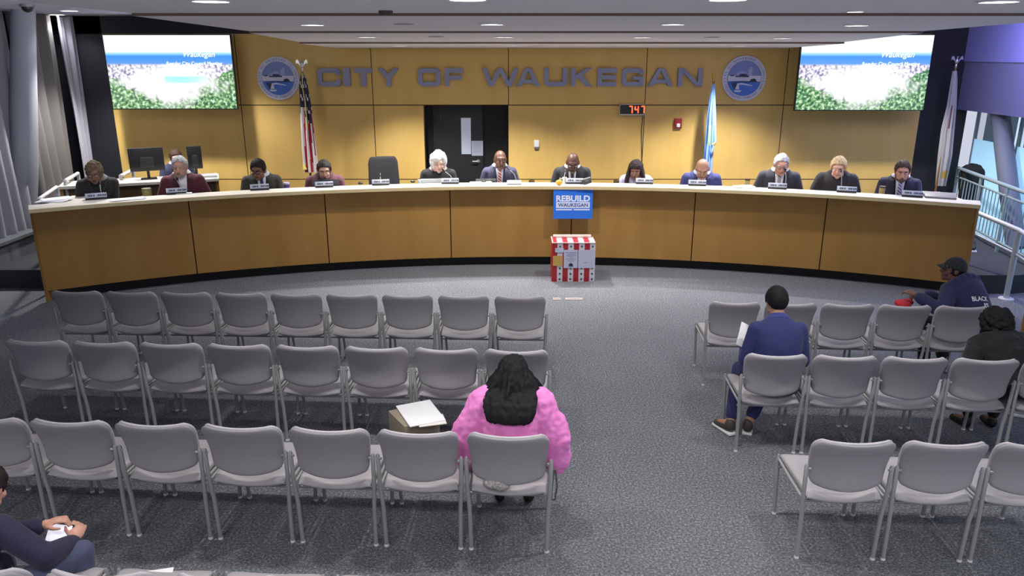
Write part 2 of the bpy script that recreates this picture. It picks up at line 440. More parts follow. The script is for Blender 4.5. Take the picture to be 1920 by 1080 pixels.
row([(395,1),(877,-2),(1365,-2),(1873,2)], ['round downlight cut by the top edge of the photo, above the left screen', 'round downlight cut by the top edge, left of centre', 'round downlight cut by the top edge, right of centre', 'round downlight in the top right corner of the ceiling'], EA, 130)
row([(586,46),(922,45),(1262,45),(1606,47)], ['downlight in the second ceiling band, above the left wall seal', 'downlight in the second ceiling band, above the words on the wall', 'downlight in the second ceiling band, right of the middle', 'downlight in the second ceiling band, nearest the right screen'], EB, 130)
row([(689,69),(945,69),(1204,69.5),(1466,71)], ['downlight in the third ceiling band, leftmost of its four', 'downlight in the third ceiling band, second from the left', 'downlight in the third ceiling band, third from the left', 'downlight in the third ceiling band, beside the right screen'], EC, 120)
row([(749,85.5),(958,85),(1382,86)], ['small downlight in the last ceiling band, near the left end', 'small downlight in the last ceiling band, over the middle of the wall', 'small downlight in the last ceiling band, above the right wall seal'], ED, 110)
for X_, Y_, Z_, K_ in ((1.75,11.4,3.05,.35),(-4.4,11.6,3.3,.45),(-6.0,11.5,3.4,.75),(5.7,11.6,3.3,.75)): spot((X_,Y_,Z_), ED*K_, 112)  # added spots without fixtures, evening out the light along the back wall
p = ceil_hit(1604, 20.5); downlight(p, 'small bright spotlight between two downlights on the right of the ceiling', .055); spot(p, 30, 90)
for (px, py), nm in (((130,21), 'downlight in the raised left ceiling, nearer of two'), ((106,42), 'downlight in the raised left ceiling by the curtains')):
    p = at_z(px, py, 3.56); p.y = min(p.y, 12.3 if py > 30 else 11.2); p.x = (px-960)/FPX*(p.y*cp+(CAMH-3.56)*sp); downlight(p, nm, .11); spot(p, EL, 130, col=(.9,.92,1))
# the same lamps go on above and behind the camera
for y in YROWS:
    for x in (-4.2, -2.4, -.6, 1.2, 3.0, 4.8): spot((x, y, 3.24), EBACK, 130)
for (px, py), nm in (((757,45), 'flush round speaker grille in the second ceiling band'), ((818,68.5), 'flush round speaker grille in the third ceiling band, left'), ((1335,70), 'flush round speaker grille in the third ceiling band, right')):
    p = ceil_hit(px, py); tag(MB().lathe([(.001,-.004),(.09,-.004),(.095,.003),(.001,.003)], 24).build('speaker_grille', mat('grille', (158,156,160), .8), None, loc=p), nm, 'speaker')
p = ceil_hit(723, 20); o = thing('smoke_detector', 'dark little round detector on the near ceiling band', 'detector', p)
MB().lathe([(.001,-.03),(.035,-.03),(.05,-.012),(.05,.002),(.001,.002)], 20).build('body', mat('detector', (70,68,70), .6), o)
p = at_z(50, 8, 3.56); o = thing('dome_camera', 'black dome camera on the raised left ceiling', 'camera', p)
MB().lathe([(.001,.0),(.08,.0),(.08,-.03),(.001,-.03)], 20).build('base', mat('cam_grey', (120,120,128), .5), o)
MB().ell((0,0,-.035), (.065,.065,.06)).build('dome', DARK, o)

# ------------------------------------------------------------------ wall things
def uv_screen_mat(w, h):
    m = bpy.data.materials.new('screen_picture'); m.use_nodes = True; nt = m.node_tree; N = nt.nodes; L = nt.links
    b = N['Principled BSDF']
    tc = N.new('ShaderNodeTexCoord'); sx = N.new('ShaderNodeSeparateXYZ'); L.new(tc.outputs['Object'], sx.inputs[0])
    def math_(op, a, b_=None, c=None):
        n = N.new('ShaderNodeMath'); n.operation = op
        for i, q in enumerate((a, b_, c)):
            if q is None: continue
            if isinstance(q, (int, float)): n.inputs[i].default_value = q
            else: L.new(q, n.inputs[i])
        return n.outputs[0]
    V = math_('ADD', math_('DIVIDE', sx.outputs['Z'], h), .5)
    U = math_('ADD', math_('DIVIDE', sx.outputs['X'], w), .5)
    def noise_(sc, det=3):
        n = N.new('ShaderNodeTexNoise'); n.inputs['Scale'].default_value = sc; n.inputs['Detail'].default_value = det; L.new(tc.outputs['Object'], n.inputs['Vector']); return n.outputs['Fac']
    def ramp(f, els):
        n = N.new('ShaderNodeValToRGB'); e = n.color_ramp.elements
        e[0].position, e[0].color = els[0][0], lin(els[0][1]); e[1].position, e[1].color = els[-1][0], lin(els[-1][1])
        for p_, c_ in els[1:-1]: x = e.new(p_); x.color = lin(c_)
        L.new(f, n.inputs['Fac']); return n.outputs['Color']
    def mix(f, a, b_):
        n = N.new('ShaderNodeMix'); n.data_type = 'RGBA'; L.new(f, n.inputs[0]); L.new(a, n.inputs[6]); L.new(b_, n.inputs[7]); return n.outputs[2]
    def step(f, a, b_):
        n = N.new('ShaderNodeMapRange'); n.inputs['From Min'].default_value = a; n.inputs['From Max'].default_value = b_; L.new(f, n.inputs['Value']); return n.outputs[0]
    n1 = noise_(6, 4); n2 = noise_(22, 3); n3 = noise_(5, 2)
    sky = ramp(V, [(.0, (150,190,225)), (.57, (160,185,220)), (.63, (90,150,225)), (.72, (60,140,228)), (.755, (150,210,250)), (.79, (248,252,255)), (1, (255,255,255))])
    city = ramp(n2, [(.3, (70,80,110)), (.42, (150,145,175)), (.5, (214,205,224)), (.60, (250,246,252))])
    tree = ramp(n2, [(.34, (20,62,56)), (.46, (62,118,70)), (.54, (128,176,110)), (.64, (205,225,200))])
    side = math_('ABSOLUTE', math_('SUBTRACT', U, .42))
    edge = math_('ADD', math_('ADD', math_('MULTIPLY', n1, .35), math_('MULTIPLY', side, .75)), math_('SUBTRACT', .1, V))
    tf = step(edge, .13, .17)
    glow = step(math_('SUBTRACT', math_('ADD', math_('MULTIPLY', n3, .5), .25), math_('ADD', math_('MULTIPLY', math_('ABSOLUTE', math_('SUBTRACT', U, .5)), .9), math_('ABSOLUTE', math_('SUBTRACT', V, .36)))), .05, .28)
    wht = N.new('ShaderNodeRGB'); wht.outputs[0].default_value = (1,1,1,1)
    land = mix(glow, mix(tf, city, tree), wht.outputs[0])
    skyf = step(math_('ADD', V, math_('MULTIPLY', math_('SUBTRACT', n2, .5), .06)), .595, .62)
    col = mix(skyf, land, sky)
    L.new(col, b.inputs['Emission Color']); b.inputs['Emission Strength'].default_value = 1.15
    b.inputs['Base Color'].default_value = (.02,.02,.02,1); b.inputs['Roughness'].default_value = .3
    return m
TVY = 12.25
def tv(c0, c1, label):
    p0 = at_y(c0[0], c0[1], TVY); p1 = at_y(c1[0], c1[1], TVY)
    w_, h_ = p1.x-p0.x, p1.z-p0.z; cx, cz = (p0.x+p1.x)/2, (p0.z+p1.z)/2
    o = thing('television', label, 'television', (cx, TVY, cz), 0, 'flat screens at the two ends of the wood wall')
    MB().rbox((0, .035, 0), (w_+.03, .06, h_+.03), .008).build('casing', DARK, o)
    sc = MB().box((0, 0, 0), (w_, .006, h_)).build('screen', uv_screen_mat(w_, h_), o)
    br = MB(); br.box((0, .2, -.05), (.5, .3, .3)); br.box((0, .42, 0), (.7, .14, .5)); br.build('wall_bracket', DARK, o)
    em = mat('caption_white', (255,255,255), .5, emit=1.6)
    t = MB(); text_on(t, 'Waukegan', lambda x, z: (w_*.245+x, -.006, h_*.235+z), w=w_*.25, shear=.3)
    text_on(t, 'Regular City Council Meeting', lambda x, z: (w_*.20+x, -.006, h_*.115+z), w=w_*.44)
    t.box((w_*.2, -.006, h_*.03), (w_*.30, .001, h_*.035))
    t.build('caption', em, sc)
    MB().box((w_*.12, -.006, -h_*.10), (w_*.35, .001, h_*.09)).build('caption_bar', mat('caption_cyan', (150,225,255), .5, emit=1.1), sc)
    return o
tv((213, 203.5), (430, 66), 'wall mounted flat screen left of the left seal, showing an aerial town view')
tv((1491, 206), (1752, 66), 'wall mounted flat screen right of the right seal, its top corner hidden by the ceiling')

# raised letters
def stroke(mb, pts, s, M):   # polyline of flat bars
    for (x0, z0), (x1, z1) in zip(pts, pts[1:]):
        d = Vector((x1-x0, 0, z1-z0)); n_ = Vector((-d.z, 0, d.x)).normalized()*s/2
        q = [Vector((x0,0,z0))+n_, Vector((x0,0,z0))-n_, Vector((x1,0,z1))-n_, Vector((x1,0,z1))+n_]
        mb.prism([(v.x, v.z) for v in q], .05, M)
def letter(ch, w_, h_, M):
    mb = MB(); s = h_*.25; v = s*1.05; c = h_*.16
    cnt = [0]
    def P(pts):
        cnt[0] += 1; mb.prism(pts, .05, M @ Matrix.Translation((0, -.0012*cnt[0], 0)))
    H = lambda x0, x1, z0, z1: P([(x0,z0),(x1,z0),(x1,z1),(x0,z1)])
    if ch in 'COGU':
        k = c*.45
        if ch != 'U':
            P([(0,c),(c,0),(v,s),(v,s+.001),(v,h_-s),(c,h_),(0,h_-c)])
            P([(c,h_),(v,h_-s),(w_-v,h_-s),(w_-c,h_)])
            P([(c,0),(w_-c,0),(w_-v,s),(v,s)])
        else:
            H(0, v, c, h_); H(w_-v, w_, c, h_); P([(0,c),(c,0),(w_-c,0),(w_,c),(w_-v,s),(v,s)])
        if ch == 'O': P([(w_,c),(w_,h_-c),(w_-c,h_),(w_-v,h_-s),(w_-v,s),(w_-c,0)])
        if ch == 'C':
            P([(w_,h_*.64),(w_,h_-c),(w_-c,h_),(w_-v,h_-s),(w_-v,h_*.64)]); P([(w_-c,0),(w_,c),(w_,h_*.38),(w_-v,h_*.38),(w_-v,s)])
        if ch == 'G':
            P([(w_,h_*.66),(w_,h_-c),(w_-c,h_),(w_-v,h_-s),(w_-v,h_*.66)]); P([(w_-c,0),(w_,0),(w_,h_*.55),(w_-v,h_*.55),(w_-v,s)]); H(w_*.5, w_-v, h_*.36, h_*.55)
    elif ch == 'I': H(0, w_, 0, h_)
    elif ch == 'T': H(0, w_, h_-s, h_); H(w_/2-v*.55, w_/2+v*.55, 0, h_-s)
    elif ch == 'Y':
        x = w_/2; H(x-v*.55, x+v*.55, 0, h_*.45)
        P([(0,h_),(v*1.15,h_),(x,h_*.66),(x,h_*.36),(x-v*.55,h_*.42)]); P([(w_,h_),(x+v*.55,h_*.42),(x,h_*.36),(x,h_*.66),(w_-v*1.15,h_)])
    elif ch == 'F': H(0, v, 0, h_); H(v, w_, h_-s, h_); H(v, w_*.94, h_*.36, h_*.58)
    elif ch == 'E': H(0, v, 0, h_); H(v, w_, h_-s, h_); H(v, w_*.97, h_*.39, h_*.61); H(v, w_, 0, s)
    elif ch == 'W':
        q = v*1.02
        for a0, b0_ in ((0, w_*.25), (w_*.5, w_*.25), (w_*.5, w_*.75), (w_, w_*.75)):
            ta = a0 if a0 in (0,) else (a0-q if a0 == w_ else a0-q/2)
            P([(ta,h_),(ta+q,h_),(b0_+q/2,0),(b0_-q/2,0)])
    elif ch == 'A':
        q = v*1.1
        P([(0,0),(q,0),(w_/2+q*.2,h_),(w_/2-q*.62,h_)]); P([(w_,0),(w_/2+q*.62,h_),(w_/2-q*.2,h_),(w_-q,0)]); H(w_*.22, w_*.78, h_*.17, h_*.37)
    elif ch == 'K':
        H(0, v, 0, h_); P([(v,h_*.34),(v,h_*.62),(w_-v*1.35,h_),(w_-v*.05,h_)]); P([(v*1.5,h_*.52),(v*2.4,h_*.66),(w_,0),(w_-v*1.35,0)])
    elif ch == 'N':
        H(0, v, 0, h_); H(w_-v, w_, 0, h_); P([(0,h_),(v*1.25,h_),(w_,0),(w_-v*1.25,0)])
    return mb
LT = [('C',596,637,'first letter, beside the eagle topped flag'),('I',644.5,655,'narrow upright second letter'),('T',665,697,'third letter'),('Y',709,747,'fourth letter, ending the first word'),('O',784,825,'fifth letter, starting the short middle word'),('F',834,868,'sixth letter, ending the short middle word'),
      ('W',904,972,'seventh and widest letter'),('A',968,1013,'eighth letter, right after the widest one'),('U',1020,1064,'ninth letter'),('K',1070,1111,'tenth letter'),('E',1120,1157,'eleventh letter'),('G',1166,1208,'twelfth letter, above the red clock'),('A',1215,1264,'thirteenth letter, before the last'),('N',1271,1319,'last letter, left of the blue flag')]
for ch, x0, x1, d in LT:
    a = at_y(x0, 162, WY-.07); b = at_y(x1, 128, WY-.07)
    mb = letter(ch, b.x-a.x, b.z-a.z, Matrix.Translation((0,0,0)))
    tag(mb.build('sign_letter', LETTER, None, loc=(a.x, WY-.055, a.z)), 'raised silver letter %s on the wall, %s' % (ch, d), 'letter', 'silver letters of the name on the wall')

# seals
BLUE = mat('seal_blue', (62,110,200), .5); SKYB = mat('seal_sky', (120,135,190), .5); PALE = mat('seal_pale', (214,214,232), .6); INK = mat('seal_ink', (40,52,78), .6); LAV = mat('seal_lavender', (165,165,205), .6)
def seal(c, rpx, label):
    p = at_y(c[0], c[1], WY-.02); r = at_y(c[0]+rpx, c[1], WY-.02).x-p.x
    o = thing('city_seal', label, 'seal', (p.x, WY-.035, p.z), 0, 'round city seals on the wood wall')
    def disc(r_, y, n=48, z0=-9, z1=9):
        pts = [(r_*math.cos(2*PI*i/n), r_*math.sin(2*PI*i/n)) for i in range(n)]
        pts = [(x, max(z0, min(z1, z))) for x, z in pts]
        return pts
    MB().prism(disc(r, 0), .035).build('rim', PALE, o)
    m_ = MB()
    ri = r*.77
    m_.prism(disc(r*.79, 0), .004, Matrix.Translation((0,-.003,0)))
    m_.cur = 1; m_.prism(disc(ri, 0), .004, Matrix.Translation((0,-.006,0)))
    m_.cur = 2; m_.prism(disc(ri*.995, 0, 48, -9, -.15*r), .003, Matrix.Translation((0,-.008,0)))
    T = Matrix.Translation((0,-.010,0))
    m_.cur = 3  # shore, waves
    lw = lambda z: math.sqrt(max(0, (ri*.99)**2-z*z))
    m_.prism([(-lw(.1*r), .13*r), (-lw(-.12*r), -.12*r), (-.1*r, -.1*r), (.3*r, -.12*r), (lw(-.16*r), -.14*r), (lw(.08*r), .12*r)], .003, T)
    m_.prism([(-.28*r,-.22*r),(-.1*r,-.2*r),(.36*r,-.3*r),(.4*r,-.34*r),(-.1*r,-.27*r),(-.28*r,-.3*r)], .003, T)
    m_.cur = 0
    m_.prism([(.14*r,.13*r),(.34*r,.13*r),(.34*r,.5*r),(.22*r,.5*r),(.22*r,.42*r),(.14*r,.42*r)], .003, T)
    m_.prism([(-.4*r,.13*r),(.1*r,.13*r),(.06*r,.3*r),(-.2*r,.32*r),(-.26*r,.24*r),(-.36*r,.24*r)], .003, T)
    T2 = Matrix.Translation((0,-.013,0)); m_.cur = 4
    m_.prism([(-.42*r,.06*r),(.2*r,.06*r),(.2*r,.13*r),(.1*r,.13*r),(.06*r,.2*r),(-.22*r,.2*r),(-.26*r,.12*r),(-.42*r,.12*r)], .003, T2)
    m_.prism([(-.66*r,.1*r),(-.48*r,.1*r),(-.5*r,.16*r),(-.66*r,.14*r)], .003, T2)
    m_.prism([(-.62*r,-.14*r),(.24*r,-.13*r),(.3*r,-.03*r),(.44*r,.0),(.52*r,-.04*r),(.56*r,-.12*r),(.62*r,-.16*r),(-.4*r,-.18*r)], .003, T2)
    m_.prism([(-.6*r,-.2*r),(-.34*r,-.2*r),(-.34*r,-.44*r),(-.44*r,-.5*r)], .003, T2)
    m_.cur = 3
    m_.prism([(-.4*r,-.48*r),(-.3*r,-.22*r),(-.25*r,-.24*r),(-.2*r,-.48*r)], .003, T2@Matrix.Translation((0,-.003,0))); m_.prism([(-.44*r,-.52*r),(-.1*r,-.52*r),(-.14*r,-.6*r),(-.4*r,-.6*r)], .003, T2@Matrix.Translation((0,-.003,0)))
    m_.build('picture', [LAV, SKYB, BLUE, PALE, INK], o)
    t = MB()
    def ring(txt, a0, a1, flip):
        for i, chh in enumerate(txt):
            if chh == ' ': continue
            an = a0+(a1-a0)*i/(len(txt)-1)
            vs, fs = text_geo(chh, r*.145)
            ca, sa = math.cos(an), math.sin(an)
            for q in range(1):
                out = []
                for v in vs:
                    if flip: rad = r*.885-v.y; tx = v.x; out.append((ca*rad-sa*tx, -.004, sa*rad+ca*tx))
                    else: rad = r*.885+v.y; tx = -v.x; out.append((ca*rad-sa*tx, -.004, sa*rad+ca*tx))
            t.add(out, fs)
    ring('CITY OF WAUKEGAN ILLINOIS', R(188), R(-8), False)
    ring('INCORPORATED FEBRUARY 1859', R(197), R(343), True)
    t.build('lettering', mat('seal_text', (96,100,150), .6), o)
seal((522, 147), 39, 'round blue and white city seal left of the silver letters, beside the striped flag')
seal((1395, 147), 41, 'round blue and white city seal right of the blue flag, under the ceiling edge')

# clock, alarm, switch
p0 = at_y(1161, 216, WY-.05); p1 = at_y(1209.5, 195, WY-.05); w_, h_ = p1.x-p0.x, p1.z-p0.z
o = thing('digital_clock', 'small wall clock with red digits reading 747', 'clock', ((p0.x+p1.x)/2, WY, (p0.z+p1.z)/2))
MB().rbox((0, -.03, 0), (w_, .06, h_), .006).build('case', mat('clock_case', (200,190,180), .5), o)
MB().box((0, -.0605, .004), (w_*.95, .004, h_*.82)).build('face', mat('clock_face', (18,8,12), .3), o)
seg = MB()
def digit(ch, cx, hw, hh, t):
    S = {'7': 'abc', '4': 'fgbc'}[ch]
    for s_ in S:
        if s_ == 'a': seg.box((cx, -.064, hh), (2*hw, .003, t))
        if s_ == 'g': seg.box((cx, -.064, 0), (2*hw, .003, t))
        if s_ == 'b': seg.box((cx+hw, -.064, hh/2), (t, .003, hh))
        if s_ == 'c': seg.box((cx+hw, -.064, -hh/2), (t, .003, hh))
        if s_ == 'f': seg.box((cx-hw, -.064, hh/2), (t, .003, hh))
for i, ch in enumerate('747'): digit(ch, -w_*.06+i*w_*.235, w_*.06, h_*.30, h_*.10)
seg.build('digits', mat('led_red', (255,70,40), .5, emit=4), o)
cb = at_y(1204, 336, WY-.01)
MB().tube([(w_*.45, -.01, -h_/2), (w_*.45-.01, -.012, -.35), (cb.x-o.location.x, -.01, cb.z-o.location.z)], .006, 6).build('cable', DARK, o)
p = at_y(1270.5, 231, WY)
o = thing('fire_alarm', 'red fire alarm strobe on the wood wall right of the clock', 'alarm', (p.x, WY, p.z))
MB().rbox((0, -.025, 0), (.125, .05, .16), .008).build('body', mat('alarm_red', (150,26,34), .4), o)
MB().rbox((0, -.06, -.03), (.06, .03, .06), .012).build('strobe', WHITE, o)
p = at_y(1006, 270.5, WY)
o = thing('card_reader', 'small white box with grey bottom on the wood wall right of the door', 'wall box', (p.x, WY, p.z))
MB().rbox((0, -.02, .015), (.085, .04, .11), .008).build('cover', WHITE, o)
MB().rbox((0, -.022, -.055), (.075, .036, .035), .008).build('base', mat('box_grey', (110,105,100), .5), o)

# flags
GOLD = mat('gold', (190,160,70), .4, .4)
def flag(label, topx, topy, boty, Y, prof, fold, mats, colf, finial='eagle', polez=.25, name='flag', extra=None):
    p = at_y(topx, topy, Y)
    o = thing(name, label, 'flag', (p.x, Y, polez))
    H = p.z-polez
    MB().tube([(0,0,.05), (0,0,H)], .016, 10).build('pole', mat('pole_oak', (120,92,50), .4), o)
    MB().lathe([(.001,0),(.16,0),(.16,.03),(.05,.06),(.03,.12),(.001,.12)], 20).build('base', mat('pole_base', (60,56,50), .4), o)
    f_ = MB()
    if finial == 'eagle':
        f_.ell((0,0,H+.03), (.02,.02,.04)); f_.ell((0,0,H+.10), (.025,.025,.05)); f_.ell((0,-.01,H+.16), (.014,.02,.016))
        for s_ in (-1,1): f_.loft([[Vector((s_*(.015+.075*t_), .008*k, H+.06+.12*math.sin(t_*2.2)*w2)) for (k, w2) in ((-1,.55),(1,.55),(1,1.0),(-1,1.0))] for t_ in (0,.25,.5,.75,1)])
    else:
        f_.ell((0,0,H+.02), (.022,.022,.03)); f_.ell((0,0,H+.08), (.03,.03,.05)); f_.tube([(-.05,0,H+.11),(0,0,H+.13),(.05,0,H+.11)], [.008,.014,.008], 8)
    f_.build('finial', mat('finial_silver', (200,200,196), .25, .7) if finial == 'eagle' else GOLD, o)
    NT = 60; n = 30; mb = MB(); rings = []
    ztop = H-.03
    for i in range(n+1):
        f = i/n; py = topy+6+(boty-topy-6)*f
        # profile gives left and right pixel of the cloth
        def ip(k):
            for (a0, *v0), (a1, *v1) in zip(prof, prof[1:]):
                if a0 <= py <= a1+.01: return v0[k]+(v1[k]-v0[k])*(py-a0)/(a1-a0)
            return prof[-1][1+k] if py > prof[-1][0] else prof[0][1+k]
        a = at_y(ip(0), py, Y); b = at_y(ip(1), py, Y); cx = (a.x+b.x)/2-p.x; hw = (b.x-a.x)/2; z = a.z-polez
        rg = []
        for j in range(NT):
            th = 2*PI*j/NT; k = 1-fold*(.5+.5*math.cos(th*7+f*1.5))*min(1, f*2.5+.15)
            rg.append(Vector((cx+hw*k*math.cos(th), -.0+hw*.8*k*math.sin(th), z)))
        rings.append(rg)
    mb.loft(rings)
    # colour per face
    nf = n*NT
    for q in range(nf):
        i, j = divmod(q, NT); mb.m[q] = colf(i/n, (j+.5)/NT)
    mb.build('cloth', mats, o, ang=60)
    if extra: extra(o, p, H)
    return o
FR = mat('flag_red', (170,40,48), .8); FW = mat('flag_white', (222,214,214), .8); FN = mat('flag_navy', (34,38,62), .8)
def us_col(f, t):
    # t: 0 right, .75 faces the camera
    q = (t*7+f*.55) % 1
    if f < .40-.10*math.sin(t*2*PI*2): return 2 if (int(t*30)+int(f*44)) % 3 or (int(f*44) % 2) else 1
    return 0 if q < .5 else 1
def us_extra(o, p, H):
    a = at_y(567, 137, 12.3); b = at_y(573, 190, 12.3)
    MB().tube([(a.x-p.x, -.05, a.z-.25), (.0, -.07, (a.z+b.z)/2-.25), (b.x-p.x-.0, -.08, b.z-.25), (b.x-p.x+.01, -.09, b.z-.65)], .008, 6).build('cord', mat('gold_cord', (210,190,90), .6), o)
    c_ = at_y(573, 312, 12.3); MB().tube([(c_.x-p.x-.02, -.08, c_.z-.22), (c_.x-p.x, -.1, c_.z-.30)], [.02,.035], 8).build('tassel', mat('gold_cord', (210,190,90), .6), o)
flag('red and white striped flag with starred blue top on an eagle tipped pole', 567, 134, 322, 12.35, [(134,564,571),(160,561,577),(200,562,584),(250,564,590),(322,568,598)], .45, [FR, FW, FN], us_col, extra=us_extra)
FB = mat('flag_blue', (92,138,214), .8); FB2 = mat('flag_blue_light', (150,185,235), .8); FG = mat('flag_green', (140,170,150), .8)
def bl_col(f, t):
    if .42 < f < .66 and .60 < t < .74: return 2
    return 1 if (t*9+f*.4) % 1 < .3 else 0
def bl_extra(o, p, H):
    a = at_y(1337, 272, 12.2); b = at_y(1343, 266, 12.2)
    MB().tube([(a.x-p.x, -.13, a.z-.25), (b.x-p.x, -.13, b.z-.25)], [.02,.014], 6).build('fringe', mat('gold_cord', (210,190,90), .6), o)
flag('pale blue city flag with a green emblem, furled between clock and right seal', 1338, 152, 330, 12.35, [(152,1336,1340),(175,1332,1341),(215,1326,1343),(268,1322,1344),(274,1321,1339),(330,1317,1335)], .4, [FB, FB2, FG], bl_col, finial='spear', extra=bl_extra)
FS = mat('flag_cream', (158,156,154), .8); FBR = mat('flag_brown', (96,60,62), .8)
def st_col(f, t):
    if .28 < f < .5 and (.68 < t < .74 or .82 < t < .86): return 1
    return 2 if .86 < f < .93 and .66 < t < .86 else 0
flag('off white flag furled in front of the black wall end on the right', 1792, 127, 348, 12.45, [(127,1787,1794),(150,1783,1795),(200,1775,1793),(242,1765,1789),(290,1759,1785),(348,1754,1773)], .4, [FS, FBR, GOLD], st_col, finial='eagle')
# ================================================================== COUNCIL DESK
LZ = 1.21
def arc_strip(mb, r0, r1, z0, z1, t0, t1, n):
    rings = []
    for i in range(n+1):
        th = t0+(t1-t0)*i/n; a = arc(r0, th); b = arc(r1, th)
        rings.append([Vector((a.x,a.y,z0)), Vector((b.x,b.y,z0)), Vector((b.x,b.y,z1)), Vector((a.x,a.y,z1))])
    mb.loft(rings)
dais = thing('council_desk', 'long curved maple council desk with a pale ledge in front of the wood wall', 'desk')
RP = 11.78
seam_th = [THL]
for px, py in ((361, 440), (613, 430), (845, 420), (1071, 430), (1300, 425), (1543, 445)):
    p = on_circle(px, py, RP); seam_th.append(math.atan2(p.x-CX, p.y-CY))
seam_th.append(THR)
for a, b in zip(seam_th, seam_th[1:]):
    m = MB(); arc_strip(m, RP, RP+.04, .135, 1.168, a+.0006, b-.0006, 16); m.build('front_panel', WOOD_D, dais, ang=30)
m = MB(); arc_strip(m, RP+.03, RP+.05, .135, 1.16, THL, THR, 60); m.build('backing', SEAM, dais, ang=30)
m = MB(); arc_strip(m, RP+.1, RP+.14, 0, .135, THL+.01, THR-.008, 60); m.build('kickplate', KICK, dais, ang=30)
for th, s_ in ((THL, 1), (THR, -1)):
    a = arc(RP, th); b = arc(RP+.78, th*1.0)
    b = Vector((a.x, a.y+.72, 0))
    d = (b-a).normalized(); nn = Vector((d.y, -d.x, 0))*.03*s_
    m = MB(); m.prismz([(a.x,a.y),(b.x,b.y),((b+nn).x,(b+nn).y),((a+nn).x,(a+nn).y)], .0, 1.168); m.build('end_panel', WOOD_D, dais)
m = MB(); arc_strip(m, 11.60, 11.93, 1.172, 1.208, THL, THR, 70)
for th, s_ in ((THL, 1), (THR, -1)):
    a = arc(11.60, th); c_ = arc(11.90, th+s_*.045)
    m.prismz([(a.x,a.y),(a.x,a.y+.95),(c_.x,a.y+.95+.1),(c_.x,c_.y-.02)], 1.172, 1.2075)
m.build('ledge', LEDGE, dais, ang=30)
m = MB(); arc_strip(m, 11.588, 11.602, 1.165, LZ, THL, THR, 70); m.build('ledge_edge', EDGE, dais, ang=30)
m = MB(); arc_strip(m, 11.83, 12.28, .90, .935, THL+.05, THR-.05, 60); m.build('inner_worktop', LEDGE, dais, ang=30)

# clerk desk behind on the left
ca = at_z(109, 356, 1.16); cb_ = at_z(411, 340, 1.16)
ang_c = math.atan2(cb_.y-ca.y, cb_.x-ca.x); Lc = (cb_-ca).length
o = thing('clerk_desk', 'straight clerk desk with pale ledge behind the left end of the council desk', 'desk', (ca.x, ca.y, .25), ang_c)
MB().rbox((Lc/2, .25, 1.205-.25-.022), (Lc, .5, .045), .006).build('ledge', LEDGE, o)
MB().box((Lc/2, .1, .455), (Lc-.06, .04, .91)).build('front_panel', mat('clerk_panel', (86,66,44), .5), o)
for x in (.03, Lc-.03): MB().box((x, .27, .455), (.04, .42, .91)).build('end_panel', WOOD_D, o)
Mc = Matrix.Translation((ca.x, ca.y, 0)) @ Matrix.Rotation(ang_c, 4, 'Z')
def monitor(px0, px1, label, back=True):
    c_ = at_z((px0+px1)/2, 337, 1.205); 
    loc = Mc @ Vector(((Mc.inverted() @ c_).x, .3, 1.205))
    a = at_y(px0, 320, loc.y); b = at_y(px1, 320, loc.y); w_ = b.x-a.x
    o = thing('monitor', label, 'monitor', loc, ang_c+.1, 'monitors on the clerk desk')
    MB().rbox((0, 0, .29), (w_, .04, .34), .008).build('screen_back', DARK, o)
    MB().rbox((0, -.03, .25), (w_*.4, .04, .16), .01).build('housing', mat('mon_back', (44,46,50), .5), o)
    MB().tube([(0,.0,.0),(0,.0,.2)], .02, 8).build('stand', DARK, o)
    MB().rbox((0, 0, .008), (.22,.16,.016), .004).build('base', DARK, o)
    return o
monitor(249, 309, 'black computer monitor seen from behind, wider one on the clerk desk')
monitor(356, 381, 'black computer monitor on the clerk desk right of the maroon blazer')
p = Mc @ Vector((Lc-.16, .2, 1.205))
o = thing('paper_tray', 'white paper stack with blue lettered sheet on the right end of the clerk desk', 'papers', p, ang_c)
MB().rbox((0,0,.02), (.28,.2,.04), .004).build('stack', PAPER, o)
m = MB()
for i in range(3): m.box((0,-.05+i*.05,.0415), (.22,.014,.001))
m.build('print', mat('print_blue', (90,100,170), .7), o)

# ------------------------------------------------------------------ small things on the desk
def facing(p): return math.atan2(p.x-CX, p.y-CY)*-1   # rotation about z so that -y looks at the audience
NP_L = ['under the dark top of the short haired woman', 'in front of the maroon blazer', 'in front of the dark grey suit', 'in front of the open dark laptop', 'in front of the empty chair', 'in front of the white haired woman', 'in front of the black suit, beside the pumpkin',
        'in front of the lavender top', 'in front of the bright blue jacket', 'in front of the grey haired man', 'in front of the black T-shirt', 'in front of the purple striped tie']
NPX = [(181,375,37),(331,365,32),(487,357.5,31),(608,352.5,29),(714,348.5,28),(844,346,27),(1077,346,27),(1208,346,28),(1307,349.5,28),(1457,355.5,29),(1587,362,30),(1710,370.5,32)]
proto_np = None
for (px, py, w_), lb in zip(NPX, NP_L):
    p = at_z(px, py-1.5, LZ)
    if proto_np is None:
        o = thing('nameplate', '', 'nameplate', p, 0, 'desk nameplates along the ledge')
        MB().rbox((0,0,.012), (.245,.07,.024), .003).build('base', mat('plate_black', (28,28,32), .4), o)
        Mt = Matrix.Translation((0,-.012,.052)) @ Matrix.Rotation(R(-25), 4, 'X')
        MB().rbox((0,0,0), (.245,.008,.062), .003, M=Mt).build('plate', mat('plate_face', (176,182,198), .4), o)
        m = MB()
        xs = -.095
        for k in range(13):
            ww = .008+.006*((k*7) % 3); 
            if k != 5: m.box((xs+ww/2, -.0045, -.002), (ww, .001, .020+.004*((k*5) % 3)), Mt)
            xs += ww+.004
        m.build('name_print', mat('plate_ink', (60,64,80), .6), o)
        proto_np = o
    else: o = copy_tree(proto_np)
    o.location = p; o.rotation_euler = (0,0,facing(p)); o['label'] = 'dark desk nameplate with pale face '+lb
